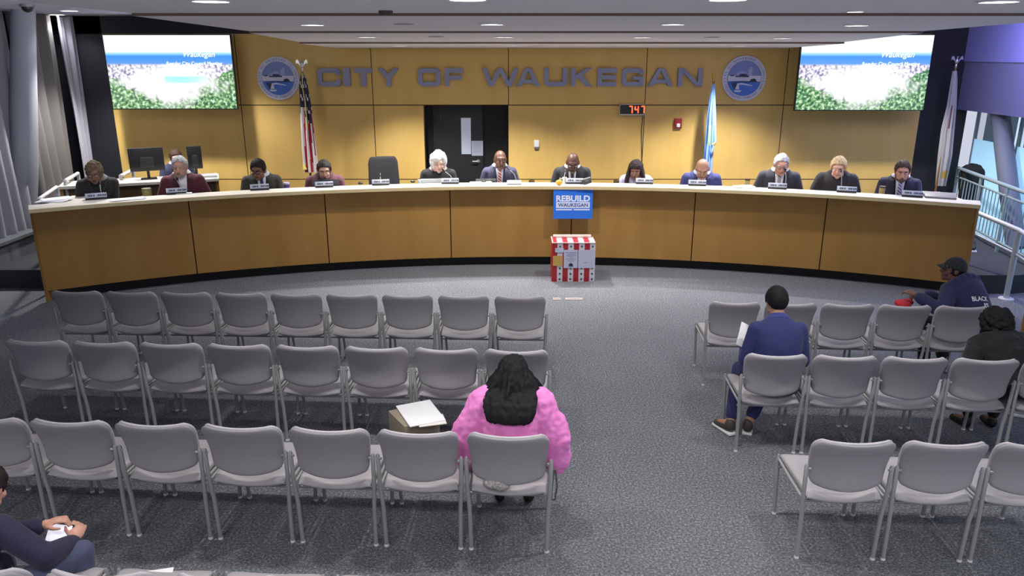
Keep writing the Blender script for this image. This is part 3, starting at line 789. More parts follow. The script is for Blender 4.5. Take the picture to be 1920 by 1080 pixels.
def mic(px, py_top, lb, lean=.05):
    b = on_circle(px, py_top, 12.02); p = Vector((b.x, b.y, .935)); h_ = b.z-.935
    o = thing('microphone', 'thin gooseneck microphone '+lb, 'microphone', p, facing(p), 'gooseneck microphones on the desk')
    MB().lathe([(.001,0),(.06,0),(.055,.02),(.02,.03),(.001,.03)], 16).build('base', DARK, o)
    MB().tube([(lean,-.02,.02),(lean,-.02,h_*.5),(lean*.6,.0,h_*.85),(0,.05,h_)], .006, 6).build('gooseneck', mat('mic_grey', (150,150,158), .4, .3), o)
    MB().capsule((0,.045,h_-.005), (-lean*.2,.09,h_+.02), .012, .014, 10).build('capsule', DARK, o)
for a in ((331,338,'before the maroon blazer'),(713,330,'before the empty chair',.0),(834,322,'before the white haired woman',.14),(955,318,'before the red striped tie',.12),(1060,322,'before the black suit',-.02),(1473,322,'before the grey haired man',.02),(1577,322,'before the black T-shirt',.03),(187,345,'before the short haired woman',0)): mic(*a)

def laptop(px, py_top, w_px, rgb, lb, rad=12.05, tilt=15):
    b = on_circle(px, py_top, rad); p = Vector((b.x, b.y, .935)); h_ = (b.z-.935)
    wm = w_px/FPX*(p.y*cp+(CAMH-1.1)*sp)
    o = thing('laptop', lb, 'laptop', p, facing(p), 'laptops on the council desk')
    c_ = mat('laptop_%d' % rgb[0], rgb, .4)
    MB().rbox((0,.13,.01), (wm,.25,.018), .004).build('keyboard_base', c_, o)
    Mt = Matrix.Translation((0,0,.018)) @ Matrix.Rotation(R(tilt), 4, 'X')
    MB().rbox((0,0,h_/2), (wm,.012,h_), .004, M=Mt).build('lid', c_, o)
laptop(610, 336, 48, (44,46,60), 'open dark laptop in front of the maroon shirt')
laptop(811, 334.5, 44, (190,200,204), 'open pale laptop in front of the white haired woman')
laptop(911, 334.5, 38, (62,68,66), 'open dark grey laptop in front of the red striped tie')
def cup(px, py_top, py_bot_hint, w_px, rgb, lb, name='tumbler', lid=None, rad=12.1, glass=False):
    b = on_circle(px, py_top, rad); p = Vector((b.x, b.y, .935)); h_ = b.z-.935
    r_ = w_px/2/FPX*(p.y*cp+(CAMH-1.1)*sp)
    o = thing(name, lb, 'cup', p)
    mt = GLASS_T if glass else mat('cup_%d_%d' % (rgb[0], rgb[2]), rgb, .5, var=.15, scale=(20,20,4))
    MB().lathe([(.001,0),(r_*.85,0),(r_,h_*.9),(r_*.9,h_*.9),(r_*.75,.01),(.001,.01)] if glass else [(.001,0),(r_*.85,0),(r_,h_*.93),(.001,h_*.93)], 20).build('body', mt, o)
    if lid: MB().lathe([(.001,h_*.93),(r_*1.03,h_*.93),(r_*1.0,h_),(.001,h_)], 20).build('lid', mat('lid_%d' % lid[0], lid, .5), o)
GLASS_T = bpy.data.materials.new('tinted_glass'); GLASS_T.use_nodes = True
gb = GLASS_T.node_tree.nodes['Principled BSDF']; gb.inputs['Base Color'].default_value = lin((150,140,90)); gb.inputs['Transmission Weight'].default_value = .7; gb.inputs['Roughness'].default_value = .1
cup(274, 353, 0, 17, (150,136,84), 'ribbed straw coloured tumbler between the two left desk members', lid=(120,112,80))
cup(1402, 335, 0, 9, (176,160,110), 'tan paper cup with brown lid left of the grey haired man', 'paper_cup', lid=(70,44,26))
cup(1655, 349, 0, 11, (190,166,108), 'tan paper cup with dark lid left of the purple tie', 'paper_cup', lid=(80,72,60))
cup(997, 334, 0, 11, (150,140,90), 'squat drinking glass between red tie and black suit', 'drinking_glass', glass=True)
cup(1156, 334, 0, 11, (150,140,90), 'squat drinking glass left of the lavender top', 'drinking_glass', glass=True)
cup(786, 337, 0, 6, (226,228,232), 'tiny white bottle left of the pale laptop', 'bottle', lid=(240,240,240))
cup(537, 342, 0, 11, (92,80,150), 'violet cup right of the dark grey suit', 'mug', lid=(200,196,224))
for px, py, lb in ((676, 346, 'small dark clip-on timer left of the empty chair'), (774, 343, 'small dark timer right of the empty chair'), (907, 342.5, 'small dark timer before the red tie')):
    p = at_z(px, py, LZ); o = thing('desk_timer', lb, 'timer', p)
    MB().ell((0,0,.02), (.035,.03,.02)).build('body', DARK, o)
for px, py, lb, w_ in ((548, 349, 'black phone lying by the violet cup', .16), (572, 349, 'black tablet lying left of the dark laptop', .2)):
    p = on_circle(px, py-4, 12.1); o = thing('desk_device', lb, 'device', (p.x,p.y,.935), .2)
    MB().rbox((0,0,.05), (w_,.14,.1), .015).build('body', DARK, o)
# pumpkin, mug, plaque, books
p = at_z(1048.5, 347.5, LZ); p.y += .03
o = thing('pumpkin', 'small orange pumpkin with pale stem on the ledge before the black suit', 'pumpkin', p)
m = MB(); NT = 32
rings = []
for i in range(1, 12):
    ph = -PI/2+PI*i/12
    rings.append([Vector(((.047*(1+.09*math.cos(8*2*PI*j/NT)))*math.cos(ph)*math.cos(2*PI*j/NT), (.047*(1+.09*math.cos(8*2*PI*j/NT)))*math.cos(ph)*math.sin(2*PI*j/NT), .037+.037*math.sin(ph))) for j in range(NT)])
m.loft(rings); m.build('body', mat('pumpkin_orange', (226,160,50), .5), o)
MB().tube([(0,0,.068),(.004,0,.085),(.016,0,.105)], [.008,.006,.005], 8).build('stem', mat('stem', (220,200,150), .7), o)
p = at_z(1059, 345, LZ); p.y += .08
o = thing('mug', 'white mug tucked between pumpkin and nameplate', 'mug', p)
MB().lathe([(.001,0),(.03,0),(.033,.085),(.029,.085),(.027,.006),(.001,.006)], 20).build('body', WHITE, o)
MB().tube([(-.03,0,.07),(-.055,0,.06),(-.055,0,.03),(-.03,0,.02)], .006, 8).build('handle', WHITE, o)
p = at_z(1102, 346.5, LZ); p.y += .03
o = thing('plaque', 'dark tilted plaque with pale top edge right of the black suit nameplate', 'plaque', p, .15)
Mt = Matrix.Rotation(R(-14), 4, 'Y') @ Matrix.Rotation(R(-18), 4, 'X')
MB().rbox((0,0,.045), (.125,.05,.075), .006, M=Mt).build('body', mat('plaque_dark', (48,50,54), .4), o)
MB().rbox((0,.0,.086), (.125,.05,.012), .003, M=Mt).build('top', mat('plaque_top', (190,190,190), .4), o)
m = MB(); text_on(m, 'W', lambda x, z: Mt @ Vector((x, -.0255, .045+z)), h=.03); m.build('emblem', mat('plaque_mark', (120,126,128), .4), o)
p = at_z(964, 345.5, LZ); p.y += .06
o = thing('binder', 'white bound document lying on the ledge before the red striped tie', 'document', p, facing(p))
MB().rbox((0,0,.018), (.2,.16,.036), .004).build('pages', PAPER, o)
MB().rbox((0,0,.004), (.206,.17,.008), .002).build('cover', mat('binder_dark', (60,60,70), .5), o)
def papers(px, py, w_, d_, lb, rz=0, n=2, z=LZ, mt=None, name='papers'):
    p = at_z(px, py, z); o = thing(name, lb, 'papers', p, rz)
    for i in range(n):
        MB().rbox((.02*i, .012*i, .004+.005*i), (w_, d_, .004), .001, M=Matrix.Rotation(.22*i, 4, 'Z')).build('sheet', mt or PAPER, o)
    return o
papers(98, 377, .34, .22, 'fanned white papers on the left end of the ledge', .1, 4)
papers(238, 374.5, .4, .14, 'white papers beside the short haired woman nameplate', .5, 2)
papers(345, 363, .2, .1, 'white sheet right of the maroon blazer nameplate', .4, 1)
papers(900, 343, .3, .12, 'white papers in front of the dark grey laptop', .05, 2)
papers(1392, 351.5, .26, .16, 'crumpled white papers left of the grey haired man', -.2, 3)
p = at_z(1762, 370, LZ); o = thing('laptop', 'closed silver laptop on the right end of the ledge', 'laptop', p, -.42, 'laptops on the council desk')
MB().rbox((0,0,.03), (.36,.22,.02), .005, M=Matrix.Rotation(R(8), 4, 'X')).build('lid', mat('laptop_silver', (150,146,140), .5), o)
MB().rbox((0,0,.009), (.36,.24,.016), .004).build('keyboard_base', mat('laptop_silver2', (120,116,112), .5), o)

# ------------------------------------------------------------------ sign and ballot box
p0 = at_y(1037, 410, 10.70); p1 = at_y(1112, 355.5, 10.70); w_, h_ = p1.x-p0.x, p1.z-p0.z
o = thing('yard_sign', 'blue sign reading REBUILD WAUKEGAN hung on the front of the council desk', 'sign', ((p0.x+p1.x)/2, 10.70, (p0.z+p1.z)/2))
MB().box((0,0,0), (w_, .012, h_)).build('board', mat('sign_blue', (38,116,226), .5), o)
MB().box((0,-.0065,-.025*h_), (w_*.86, .001, h_*.21)).build('name_band', mat('sign_band', (214,226,250), .6), o)
wt = mat('sign_white', (232,238,252), .6)
m = MB(); text_on(m, 'REBUILD', lambda x, z: Vector((x, -.0075, h_*.20+z)), w=w_*.86, h=h_*.21, bold=.035); m.build('headline', wt, o)
m = MB(); text_on(m, 'WAUKEGAN', lambda x, z: Vector((x, -.0085, -h_*.025+z)), w=w_*.76, h=h_*.125, bold=.018); m.build('name', mat('sign_ink', (24,60,130), .6), o)
m = MB(); m.box((-w_*.225,-.0075,-h_*.185), (w_*.41,.001,h_*.04)); m.box((w_*.225,-.0075,-h_*.185), (w_*.41,.001,h_*.04)); m.build('small_line', wt, o)

b0 = at_z(1034, 528, 0); b1 = at_z(1114.5, 528, 0); zt_ = at_y(1074, 456, b0.y).z; w_ = b1.x-b0.x; D_ = .36
o = thing('ballot_box', 'box wrapped in red and white stripes with dark stars on the carpet before the desk', 'box', ((b0.x+b1.x)/2, b0.y, 0))
RED = mat('wrap_red', (166,30,42), .35); WRAP = mat('wrap_white', (214,212,222), .35)
m = MB(); n = 8
for i in range(n):
    m.cur = i % 2; x0 = -w_/2+w_*i/n
    m.box((x0+w_/n/2, D_/2, zt_/2), (w_/n, D_, zt_))
m.build('carton', [RED, WRAP], o, ang=20)
m = MB()
def star(x, z, r_, M=None):
    pts = [(x+(r_ if k % 2 == 0 else r_*.4)*math.sin(PI*k/5), z+(r_ if k % 2 == 0 else r_*.4)*math.cos(PI*k/5)) for k in range(10)]
    m.prism(pts, .002, M)
for i in range(1, n, 2):
    for z in (.035,.11,.185,.26,.335,.41,.485):
        star(-w_/2+w_*(i+.5)/n, z*zt_/.53, .02, Matrix.Translation((0,-.0025,0)))
m.build('star_print', mat('star_ink', (34,36,54), .6), o)
# lid flap rim and taped notices
m = MB(); m.rbox((0, .0, zt_+.004), (w_*1.0, .012, .012), .003); m.rbox((0, D_-.03, zt_+.02), (w_*.9, .05, .04), .01); m.rbox((-w_/2+.008, D_/2, zt_+.006), (.016, D_, .014), .004); m.build('lid_fold', mat('wrap_fold', (226,200,190), .4), o)
def notice(x, z, w2, h2, mt, lines, name='notice'):
    q = MB(); q.box((x, -.005, z), (w2, .003, h2)); q.cur = 1
    for (zz, f) in lines: q.box((x, -.0072, z+zz*h2), (w2*f, .001, .006))
    q.build(name, [mt, mat('notice_ink', (120,124,150), .7)], o)
npap = mat('notice_pale', (192,196,218), .6)
notice(-.035, .30*zt_/.53*1.05, w_*.33, zt_*.47, npap, [(.36,.8),(.27,.6),(.18,.7),(.1,.2),(.0,.7),(-.1,.5)])
notice(.165, .30*zt_/.53*1.05, w_*.37, zt_*.47, npap, [(-.2,.2)])
notice(-w_*.40+.02, .29*zt_/.53, w_*.22, zt_*.26, mat('envelope_tan', (196,160,84), .6), [], 'envelope')
notice(-w_*.38+.03, .435*zt_/.53, w_*.2, .06, npap, [])
q = MB(); q.ell((-.035,-.008,.235*zt_/.53), (.028,.002,.02)); q.tube([(-.035,-.009,.215*zt_/.53),(-.035,-.009,.26*zt_/.53)], .007, 6); q.tube([(-.065,-.009,.22*zt_/.53),(-.035,-.009,.25*zt_/.53),(-.005,-.009,.22*zt_/.53)], .005, 6); q.build('emblem', mat('star_ink', (34,36,54), .6), o)

for (px0, px1, py), lb in (((1037,1051,560), 'shorter pinkish floor plate set in the carpet before the box'), ((1060,1092,560), 'longer pinkish floor plate set in the carpet before the box')):
    a = at_z(px0, py, .004); b = at_z(px1, py, .004)
    o = thing('floor_plate', lb, 'floor plate', ((a.x+b.x)/2, a.y, 0))
    MB().rbox((0,0,.003), (b.x-a.x, .09, .006), .002).build('cover', mat('plate_pink', (168,152,148), .5), o)
    MB().rbox((0,0,.0065), ((b.x-a.x)*.8, .05, .002), .001).build('lid', mat('plate_pink2', (150,136,132), .5), o)

# ------------------------------------------------------------------ railings
WRAIL = mat('rail_pale', (196,200,206), .4, .3); GRAIL = mat('rail_grey', (150,168,174), .45, .2)
o = thing('guard_rail', 'grey guard rail with thin balusters along the frosted window', 'railing', (7.1, 11.4, .25))
a = Vector((7.32, 12.55, 1.2)); b = Vector((6.85, 9.8, 1.2)); q = Vector((7.1, 11.4, .25))
MB().tube([a-q, b-q], .028, 10).build('top_rail', GRAIL, o)
MB().tube([a-q-Vector((0,0,.14)), b-q-Vector((0,0,.14))], .016, 8).build('upper_rail', GRAIL, o)
MB().tube([a-q-Vector((0,0,.8)), b-q-Vector((0,0,.8))], .018, 8).build('bottom_rail', GRAIL, o)
for i in range(25):
    c_ = a.lerp(b, i/24)-q
    if i % 8 == 0: MB().tube([Vector((c_.x,c_.y,.0)), c_], .025, 8).build('post', GRAIL, o)
    else: MB().tube([Vector((c_.x,c_.y,.15)), c_-Vector((0,0,.14))], .009, 6).build('baluster', GRAIL, o)
pb = at_z(1885, 560, 0)
pb.x = 6.15
pb = at_z(1886, 560, 0); ptop = at_y(1901, 432, pb.y)
o = thing('hand_rail', 'pale round hand rail on a post beside the right end of the desk', 'railing', pb)
e = at_z(1826, 396, .98)-pb; H_ = ptop.z
d = Vector((e.x, e.y, 0)); 
near = Vector((-d.x*.35, -d.y*.6, H_-.12))
MB().tube([e, Vector((0,0,H_)), near], .03, 12).build('top_rail', mat('rail_white', (226,226,230), .4), o)
MB().tube([e-Vector((0,0,.28)), Vector((0,0,H_-.3)), near-Vector((0,0,.28))], .018, 10).build('lower_rail', WRAIL, o)
MB().tube([(0,0,0),(0,0,H_)], .034, 12).build('post', WRAIL, o)
MB().lathe([(.001,0),(.09,0),(.085,.012),(.001,.012)], 20).build('base_plate', mat('rail_white', (226,226,230), .4), o)
MB().tube([Vector((e.x,e.y,.25)), e], .026, 10).build('post', WRAIL, o)
def lrail(p0, p1, z, lb):
    a = at_z(*p0, z); b = at_z(*p1, z); o = thing('hand_rail', lb, 'railing', (a.x, a.y, .25), 0, 'short white hand rails by the left curtains')
    q = Vector((a.x, a.y, .25))
    MB().tube([Vector((0,0,z-.35)), a-q, b-q, b-q-Vector((0,0,.12))], .026, 10).build('rail', mat('rail_white', (226,226,230), .4), o)
    for c_ in (a, b): MB().tube([(c_.x-q.x, c_.y-q.y, 0), (c_.x-q.x, c_.y-q.y, z-.25)], .02, 8).build('post', WRAIL, o)
lrail((74,373), (106,351), 1.22, 'short white hand rail behind the fanned papers, nearest of three')
lrail((122,339), (146,325), 1.27, 'short white hand rail at the left end of the clerk desk')
lrail((226,330), (249,319), 1.27, 'short white hand rail between big chair and wide monitor')
# coat over the guard rail
c_ = at_z(1824, 318, 1.2); 
o = thing('coat', 'black coat draped over the guard rail by the window', 'coat', (c_.x, c_.y, 1.2))
m = MB()
m.tube([(0,.06,-.42),(0,.07,-.2),(0,.055,.0),(0,0,.06),(0,-.055,.0),(0,-.08,-.25),(0,-.07,-.5)], [.12,.17,.17,.15,.18,.2,.22], 12, sq=.3)
m.remesh('fabric', mat('coat_black', (14,14,16), .9), o, .02, 3, disp=lambda v: .02*noise.noise(v*9))
# things at the right platform edge
p = at_z(1822, 470, .25); o = thing('shoe', 'white soled dark shoe on the platform beside the desk end', 'shoe', p, -.4)
MB().rbox((0,0,.015), (.1,.28,.03), .012).build('sole', WHITE, o)
m = MB(); m.ell((0,-.02,.06), (.045,.12,.045)); m.ell((0,.05,.08), (.045,.07,.07)); m.remesh('upper', mat('shoe_dark', (40,44,52), .7), o, .01, 3)
# wood panel at the right edge
p = at_z(1913, 640, 0); 
o = thing('wood_screen', 'upright wooden panel end at the right photo edge', 'panel', (p.x, p.y, 0))
MB().rbox((.35,.02,.60), (.7,.04,1.16), .006).build('panel', WOOD_D, o)
MB().rbox((.35,.02,.01), (.66,.3,.02), .004).build('base', KICK, o)
# ------------------------------------------------------------------ audience chairs
SEATM = mat('chair_vinyl', (168,164,168), .6, bump=.05, scale=(300,300,300)); BACKM = mat('chair_back_shell', (156,153,157), .55); CUSH = mat('chair_back_vinyl', (196,192,196), .6)
GL = mat('glide', (230,230,230), .4)
HC = .845
def hw_back(v):  # v -1..1 bottom..top
    t = (v+1)/2; h_ = .214+.026*min(1, t*1.25)
    if t > .80: h_ -= .055*(1-math.sqrt(max(0, 1-((t-.80)/.20)**2)))
    if t < .12: h_ -= .03*(1-math.sqrt(max(0, 1-((.12-t)/.12)**2)))
    return h_
def back_pt(u, v, dy=0, s_=1):
    t = (v+1)/2; x = hw_back(v)*u*s_
    z = .528+(HC-.528)*t-(1-u*u)*.032*(1-t)+.0*t
    y = .055+.075*t-.155*t*t+.045*u*u+dy
    z += .008*u*u*t
    return (x, y-.02, z)
def seat_pt(u, v):
    t = (v+1)/2; x = (.222+.022*t)*u
    y = .055+.515*t; z = .455-.03*(1-u*u)*(1-.6*t)-.035*max(0, (t-.85)/.15)**2-.02*max(0,(.12-t)/.12)**2
    return (x, y, z)
def make_chair():
    o = thing('stacking_chair', '', 'chair', (0,0,0), 0)
    MB().pad(seat_pt, .085, 22, 18, 8, asym=.27).build('seat', SEATM, o, ang=60)
    MB().pad(lambda u, v: back_pt(u, v, -.012), .03, 24, 22, 12).build('backrest', BACKM, o, ang=60)
    MB().pad(lambda u, v: back_pt(u, v*.985+.012, .018, .985), .04, 24, 22, 8).build('back_cushion', CUSH, o, ang=60)
    for s_ in (-1, 1):
        l = MB().tube([(s_*.232,.07,.012),(s_*.237,.062,.30),(s_*.247,.05,.47),(s_*.250,.045,.655),(s_*.248,.045,.668)], [.0135,.0135,.0135,.0135,.006], 10).build('leg', STEEL, o)
        MB().lathe([(.001,0),(.016,0),(.015,.014),(.001,.014)], 10, Matrix.Translation((s_*.232,.07,0))).build('glide', GL, l)
        l = MB().tube([(s_*.232,.545,.012),(s_*.243,.535,.25),(s_*.252,.53,.445),(s_*.252,.53,.462)], [.0125,.0125,.0125,.006], 10).build('leg', STEEL, o)
        MB().lathe([(.001,0),(.016,0),(.015,.014),(.001,.014)], 10, Matrix.Translation((s_*.232,.545,0))).build('glide', GL, l)
    fr_ = MB()
    for s_ in (-1, 1): fr_.tube([(s_*.248,.05,.432),(s_*.25,.28,.428),(s_*.252,.53,.432)], .009, 8)
    fr_.tube([(-.25,.5,.385),(.25,.5,.385)], .009, 8); fr_.tube([(-.244,.12,.375),(.244,.12,.375)], .009, 8)
    for s_ in (-1, 1): fr_.tube([(s_*.249,.045,.64),(s_*.226,.03,.645)], .008, 8)
    fr_.build('seat_frame', STEEL, o)
    return o
ROWS = [('front row of the left block', [(137,548),(236,548),(337,549),(441,549.5),(549,551),(654,553),(758,554),(865,555),(975,558)]),
        ('second row of the left block', [(62,640),(189,643),(312,644.5),(437,646.5),(566,649),(698,652),(828,655),(968,659)]),
        ('third row of the left block', [(-10,790),(122,791),(282,793),(446,797),(611,802),(780,808),(952,823)]),
        ('front row of the right block', [(1380,568),(1485,570),(1591,571),(1700,572),(1812,577)]),
        ('second row of the right block', [(1458,666),(1593,670),(1727,671),(1862,675),(1990,678)]),
        ('third row of the right block', [(1606,828),(1780,832),(1955,834)])]
ORD = ['first','second','third','fourth','fifth','sixth','seventh','eighth','ninth']
chair0 = None; SEATS = {}
def put_chair(x, y, rz, lb, grp):
    global chair0
    if chair0 is None: chair0 = make_chair(); o = chair0
    else: o = copy_tree(chair0)
    o.location = (x, y, 0); o.rotation_euler = (0,0,rz); o['label'] = lb; o['group'] = grp
    return o
SPECIAL = {(2,6): 'grey stacking chair under the woman in the pink coat', (1,7): "grey stacking chair beyond the pink coat's dark hair, aisle end of second row",
           (3,4): 'grey stacking chair under the man in the dark hoodie and cap', (4,0): 'grey stacking chair under the man in the dark blue jacket',
           (4,3): 'grey stacking chair under the curly haired person in black', (3,1): 'grey stacking chair half hidden behind the black haired head', (3,3): "grey stacking chair with the hoodie man's elbow over its back",
           (0,0): "empty grey stacking chair nearest the desk's left corner, in the front row", (0,8): 'empty grey stacking chair at the aisle end of the left front row',
           (4,4): 'grey stacking chair cut by the right photo edge, beside the curly haired person', (5,2): 'grey stacking chair cut by the right photo edge, nearest right row', (5,0): 'empty grey stacking chair at the aisle end, nearest right row', (5,1): 'empty grey stacking chair between two others in the nearest right row',
           (2,0): 'grey stacking chair cut by the left photo edge in the third row', (2,5): 'empty grey stacking chair beside the pink coat, with papers on a box before it', (1,0): 'empty grey stacking chair at the left end of the second row', (3,0): 'empty grey stacking chair at the aisle end of the right front row'}
for ri, (nm, pts) in enumerate(ROWS):
    P = [at_z(px, py, HC) for px, py in pts]
    n = len(P); mx = sum(p.x for p in P)/n; my = sum(p.y for p in P)/n
    sl = sum((p.x-mx)*(p.y-my) for p in P)/sum((p.x-mx)**2 for p in P)
    k0 = 1 if ri == 2 else 0
    dx = (P[-1].x-P[k0].x)/(n-1-k0)
    for i, p in enumerate(P):
        p.x = P[k0].x+dx*(i-k0) if i > k0 else (P[k0].x-dx*(k0-i))
        y = my+sl*(p.x-mx)
        lb = SPECIAL.get((ri, i), 'empty grey stacking chair, %s from the left, %s' % (ORD[i], nm))
        SEATS[(ri, i)] = (put_chair(p.x, y+.0, math.atan(sl), lb, 'grey stacking chairs for the audience'), math.atan(sl))
        SEATS[(ri, i)][0].scale = (min(1.03, abs(dx)/.528), 1, 1)
for i, (x, lb) in enumerate(((-2.37,'grey stacking chair under the seated man at the bottom left'), (-1.80,'grey stacking chair with a white sheet on its seat at the bottom edge'), (-1.235,"empty stacking chair at the bottom edge, right of the sheet's seat"), (-.66,"empty stacking chair at the bottom edge, second right of the sheet's seat"), (-.08,'empty grey stacking chair barely seen at the bottom edge near the middle'))):
    SEATS[(6, i)] = (put_chair(x, 2.82-.045*(x+2.37), -.045, lb, 'grey stacking chairs for the audience'), -.045)
def on_seat(key, lx, ly, lz):
    o, rz = SEATS[key]; c_, s_ = math.cos(rz), math.sin(rz)
    return Vector((o.location.x+c_*lx-s_*ly, o.location.y+s_*lx+c_*ly, lz))
# papers, box, bag
p = on_seat((6,1), -.03, .40, .458); o = thing('paper_sheet', 'white sheet lying on the chair seat at the bottom edge', 'paper', p, .25)
MB().rbox((0,0,.0), (.2,.27,.004), .001).build('sheet', PAPER, o); 
p = at_z(785, 812, .0)
p = Vector((-.73, 5.14, 0))
o = thing('cardboard_box', 'open topped tan carton on the floor beside the pink coat', 'box', p, .55)
MB().rbox((0,0,.22), (.28,.30,.44), .004).build('carton', mat('carton_tan', (150,140,122), .8), o)
o = thing('folder', 'white folder lying aslant on the tan carton', 'folder', p+Vector((.05,.0,.443)), .42)
MB().rbox((0,0,.006), (.27,.37,.008), .002).build('cover', PAPER, o)
MB().rbox((.06,-.13,.0), (.2,.16,.006), .002, M=Matrix.Rotation(-.15, 4, 'Z')).build('sheet', mat('paper_ivory', (236,232,222), .8), o)
p = on_seat((2,6), -.075, .06, .475)
o = thing('handbag', 'grey patterned little bag sticking out at the back of the seat under the pink coat', 'bag', p, .1)
m = MB(); m.ell((0,0,.02), (.085,.06,.04)); m.ell((.03,-.01,.01), (.06,.06,.035)); m.remesh('body', mat('bag_snake', (170,165,162), .6, var=.5, scale=(70,70,70)), o, .008, 3)
p = on_seat((2,6), .285, .22, .38); o = thing('chain_strap', 'thin chain strap hanging right of the pink coat', 'strap', p)
MB().tube([(0,0,.12),(.012,0,.0),(.0,.0,-.1),(-.025,0,-.1),(-.02,0,.0),(-.01,0,.12)], .006, 6).build('chain', mat('chain_grey', (130,128,126), .4, .5), o)
# ------------------------------------------------------------------ office chairs behind the desk
OC = mat('office_mesh', (34,34,38), .85); OCF = mat('office_frame', (20,20,22), .5)
def make_office():
    o = thing('office_chair', '', 'chair', (0,0,0), 0, 'black office chairs behind the council desk')
    MB().pad(lambda u, v: (.25*u, .24*v, .47-.015*v*v), .08, 16, 16, 8).build('seat', OC, o, ang=60)
    def bk(u, v):
        t = (v+1)/2; w_ = .235-.02*t-(.05*(1-math.sqrt(max(0,1-((t-.8)/.2)**2))) if t > .8 else 0)
        return (w_*u, -.25-.09*t+.03*u*u, .52+.55*t)
    MB().pad(bk, .05, 18, 18, 12).build('backrest', OC, o, ang=60)
    MB().tube([(0,-.08,.44),(0,-.28,.45),(0,-.31,.62)], .025, 8).build('back_support', OCF, o)
    for s_ in (-1, 1):
        MB().tube([(s_*.24,.0,.45),(s_*.29,.0,.5),(s_*.29,.0,.66)], .016, 8).build('arm_post', OCF, o)
        MB().rbox((s_*.29,.02,.67), (.07,.26,.03), .012).build('armrest', OCF, o)
    MB().tube([(0,0,.06),(0,0,.44)], .028, 10).build('gas_lift', OCF, o)
    for k in range(5):
        a_ = 2*PI*k/5+.3; c_, s_ = math.cos(a_), math.sin(a_)
        l = MB().tube([(0,0,.1),(c_*.28,s_*.28,.07)], [.025,.016], 8).build('base_arm', OCF, o)
        MB().ell((c_*.28,s_*.28,.03), .03, nu=10, nv=6).build('caster', OCF, l)
    return o
office0 = None
def put_office(x, y, z, rz, lb, dz=0, sc=1):
    global office0
    if office0 is None: office0 = make_office(); o = office0
    else: o = copy_tree(office0)
    o.location = (x, y, z); o.rotation_euler = (0,0,rz); o['label'] = lb; o.scale = (sc,)*3
    return o
# ================================================================== PEOPLE
def interp(tab, t):
    if t <= tab[0][0]: return tab[0][1:]
    for a, b in zip(tab, tab[1:]):
        if t <= b[0]:
            f = (t-a[0])/(b[0]-a[0]); return tuple(x+(y-x)*f for x, y in zip(a[1:], b[1:]))
    return tab[-1][1:]
TORSO = [(-.10,.135,.10),(-.04,.17,.125),(.05,.172,.125),(.15,.155,.115),(.25,.158,.118),(.35,.172,.122),(.42,.178,.115),(.465,.168,.100),(.50,.135,.086),(.53,.092,.070),(.57,.062,.060),(.66,.056,.058)]
def skin_mat(rgb): return mat('skin_%d_%d_%d' % rgb, rgb, .5, var=.04, scale=(25,25,25))
def cloth_mat(rgb, var=.10): return mat('cloth_%d_%d_%d' % rgb, rgb, .85, var=var, scale=(14,14,14), bump=.12, sheen=.1)

class Body:
    def __init__(s, lean=0, hunch=0, side=0, zs=.46, wide=1.0, head=(0,0,0), deep=1.0, neck=(.57,.035,.085)):
        s.lean, s.hunch, s.side, s.zs, s.wide, s.deep = lean, hunch, side, zs, wide, deep
        s.pts = {}; p = Vector((0,0,zs+.10)); st = .01
        a0 = s.ang(-.1); s.base = p.copy()
        s.cs = [(0.0, p.copy())]
        t = 0.0
        while t < .70:
            d = s.dir(t+st/2); p = p+d*st; t += st; s.cs.append((t, p.copy()))
        piv = s.c(neck[0])
        ph, yh, rh = head
        s.H = Matrix.Translation(piv) @ Matrix.Rotation(R(yh), 4, 'Z') @ Matrix.Rotation(R(-ph), 4, 'X') @ Matrix.Rotation(R(rh), 4, 'Y') @ Matrix.Translation((0,neck[1],neck[2]))
    def ang(s, t): return R(s.lean+s.hunch*max(0, min(1, t/.5))**1.3)
    def dir(s, t):
        a = s.ang(t); b = R(s.side)
        return Vector((math.sin(b), math.sin(a)*math.cos(b), math.cos(a)*math.cos(b)))
    def c(s, t):
        if t <= 0: return s.base+s.dir(0)*t
        i = min(len(s.cs)-2, int(t/.01)); t0, p0 = s.cs[i]
        return p0+(s.cs[i+1][1]-p0)*((t-t0)/.01)
    def front(s, t):
        d = s.dir(t); x = Vector((1,0,0)); return d.cross(x).normalized()*-1 if d.cross(x).y < 0 else d.cross(x).normalized()
    def TP(s, t, th, off=0):
        w, d = interp(TORSO, t); w *= s.wide if t < .5 else 1; d *= s.deep
        f = s.front(t)
        return s.c(t)+Vector((1,0,0))*(w+off)*math.sin(th)+f*(d+off)*math.cos(th)
    def rings(s, t0, t1, off, n=26, k=20, taper=None):
        out = []
        for i in range(k+1):
            t = t0+(t1-t0)*i/k; o = off if taper is None else off*taper(t)
            out.append([s.TP(t, -2*PI*j/n, o) for j in range(n)])
        return out
    def shoulder(s, sd):
        return s.c(.445)+Vector((sd*.172*s.wide,0,0))
def ik(S, W, l1, l2, pole):
    d = W-S; L = d.length
    if L > (l1+l2)*.995: W = S+d.normalized()*(l1+l2)*.995; d = W-S; L = d.length
    x = d.normalized(); a = (l1*l1-l2*l2+L*L)/(2*L); h = math.sqrt(max(0, l1*l1-a*a))
    p = pole-x*pole.dot(x); p = p.normalized() if p.length > 1e-6 else Vector((0,0,-1))
    return S+x*a+p*h, W
